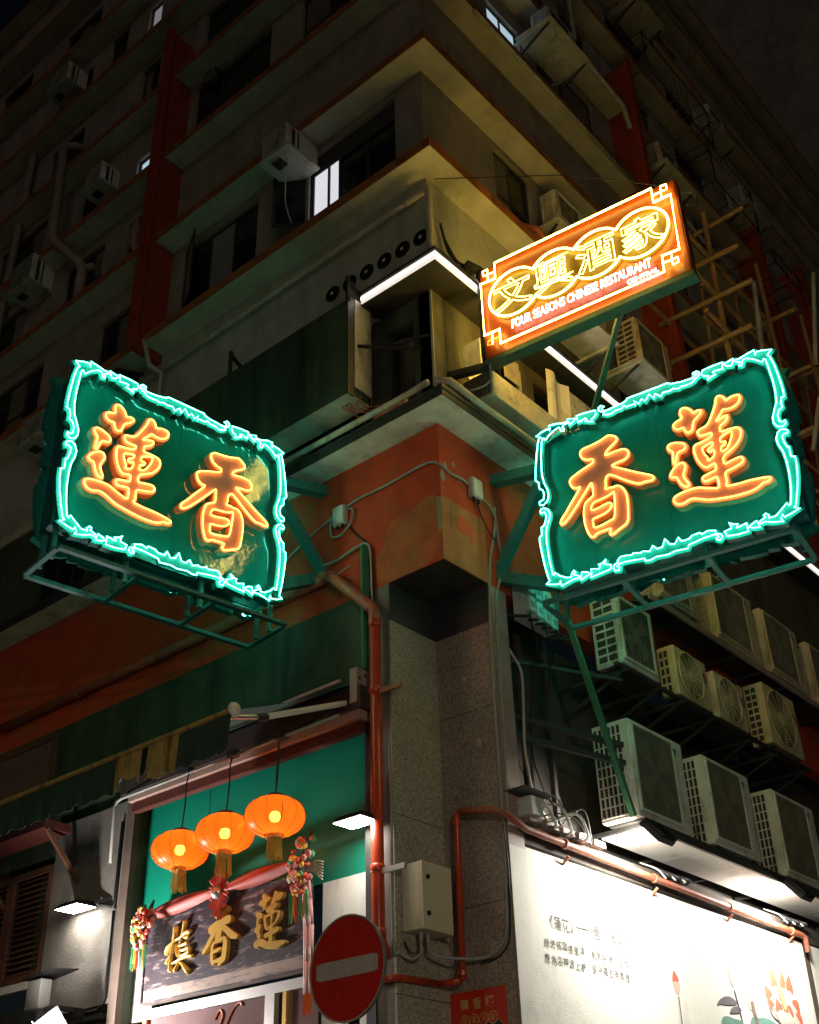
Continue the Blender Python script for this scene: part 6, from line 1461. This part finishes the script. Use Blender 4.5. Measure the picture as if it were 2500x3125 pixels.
# ------------------------------------------------------------------ bamboo scaffolding
sc = thing('bamboo_scaffold', 'bamboo scaffolding lashed in front of the side wall above the right green sign', 'scaffolding', (1.0, 7, 13))
def pole(a, b, r=.05, m='bamboo'):
    a, b = Vector(a), Vector(b); n = max(3, int((b - a).length / .42)); P = []; R = []
    for k in range(n):
        for q, rr in ((0.0, r * 1.16), (.06, r), (.94, r * .97)):
            P.append(a + (b - a) * ((k + q) / n)); R.append(rr)
    P.append(b); R.append(r)
    return MB().tube(P, R, 8).build('bamboo_pole', m, sc, smooth=True)
Y0 = 6.9
pole((.50, Y0, 18.05), (.50, Y0, 15.4), .045); pole((1.66, Y0 + .0, 19.3), (1.55, Y0, 14.6), .06)
pole((1.35, Y0 + .08, 18.95), (2.45, Y0 + .08, 18.98), .05)
for z, x0, x1 in ((18.0, .40, 2.25), (17.03, .35, 2.36), (16.03, .40, 2.16)): pole((x0, Y0 - .1, z), (x1, Y0 - .1, z - .04), .055)
for x in (.5, 1.6):
    for z in (18.0, 17.03, 16.03): MB().lathe([(.07, -.05), (.078, -.03), (.078, .03), (.07, .05)], (x, Y0 - .03, z), 10).build('lashing', 'cable_black', sc)
for x, z in ((1.55, 18.1), (1.55, 17.1), (1.6, 16.15), (.5, 17.0)): pole((x + .06, Y0 - .9, z), (x + .06, Y0 + 2.6, z - .05), .05)
for y in (9.2, 11.4):
    pole((.7, y, 19.5), (.7, y, 14.2), .05); pole((1.7, y, 19.5), (1.7, y, 14.0), .05)
    for z in (17.9, 16.4, 15.0): pole((.4, y, z), (2.3, y, z), .05)
pole((1.75, 7.8, 14.6), (2.0, 7.9, 17.9), .05, 'pipe_pale'); pole((2.3, 9.5, 16.6), (2.7, 9.6, 18.9), .05, 'pipe_pale'); pole((2.0, 9.0, 14.4), (2.3, 9.2, 15.6), .05, 'pipe_pale')
for k in range(5):
    y = 7.6 + 1.1 * k
    pole((.9 + .2 * (k % 2), y, 13.9), (1.0 + .25 * (k % 3), y + .1, 18.2 + .4 * (k % 3)), .04)
for k, z in enumerate((14.6, 15.4, 16.9, 17.7)): pole((1.0 + .1 * k, 7.0, z), (1.15 + .1 * k, 13.2, z + .1), .042)
# cages and racks
def rack(label, y0, y1, z0, z1, x1=.95, nbar=10, name='wire_cage'):
    t = thing(name, label, 'rack', (.4, y0, z0), 0, 'metal racks on the dark side wall')
    for z in (z0, z1):
        MB().tube([(0, y0, z), (x1, y0, z), (x1, y1, z), (0, y1, z)], .022, 6).build('frame_bar', 'steel_dark', t)
    for p in ((x1, y0), (x1, y1)): MB().tube([(p[0], p[1], z0), (p[0], p[1], z1)], .022, 6).build('frame_bar', 'steel_dark', t)
    for k in range(1, nbar):
        y = y0 + (y1 - y0) * k / nbar
        MB().tube([(.02, y, z0), (x1, y, z0), (x1, y, z1)], .010, 5).build('wire', 'alu', t)
    return t
rack('open metal drying rack high on the dark side wall', 7.4, 10.6, 25.0, 26.3)
rack('wire cage balcony below the drying rack on the dark side wall', 10.3, 12.6, 23.6, 25.0, .9, 12)
rack('slatted frame rack beyond the scaffolding on the dark side wall', 11.6, 13.0, 21.5, 21.9, 1.4, 5)
for k, (y0, z) in enumerate(((7.5, 27.2), (8.0, 26.9), (9.0, 27.6))):
    single('clothes_pole', MB().tube([(.6 + .15 * k, y0, z), (.7 + .15 * k, y0 + 5.5, z - .1)], .02, 6), 'alu', ['lowest', 'middle', 'highest'][k] + ' thin metal clothes pole on the upper side wall', 'pole')
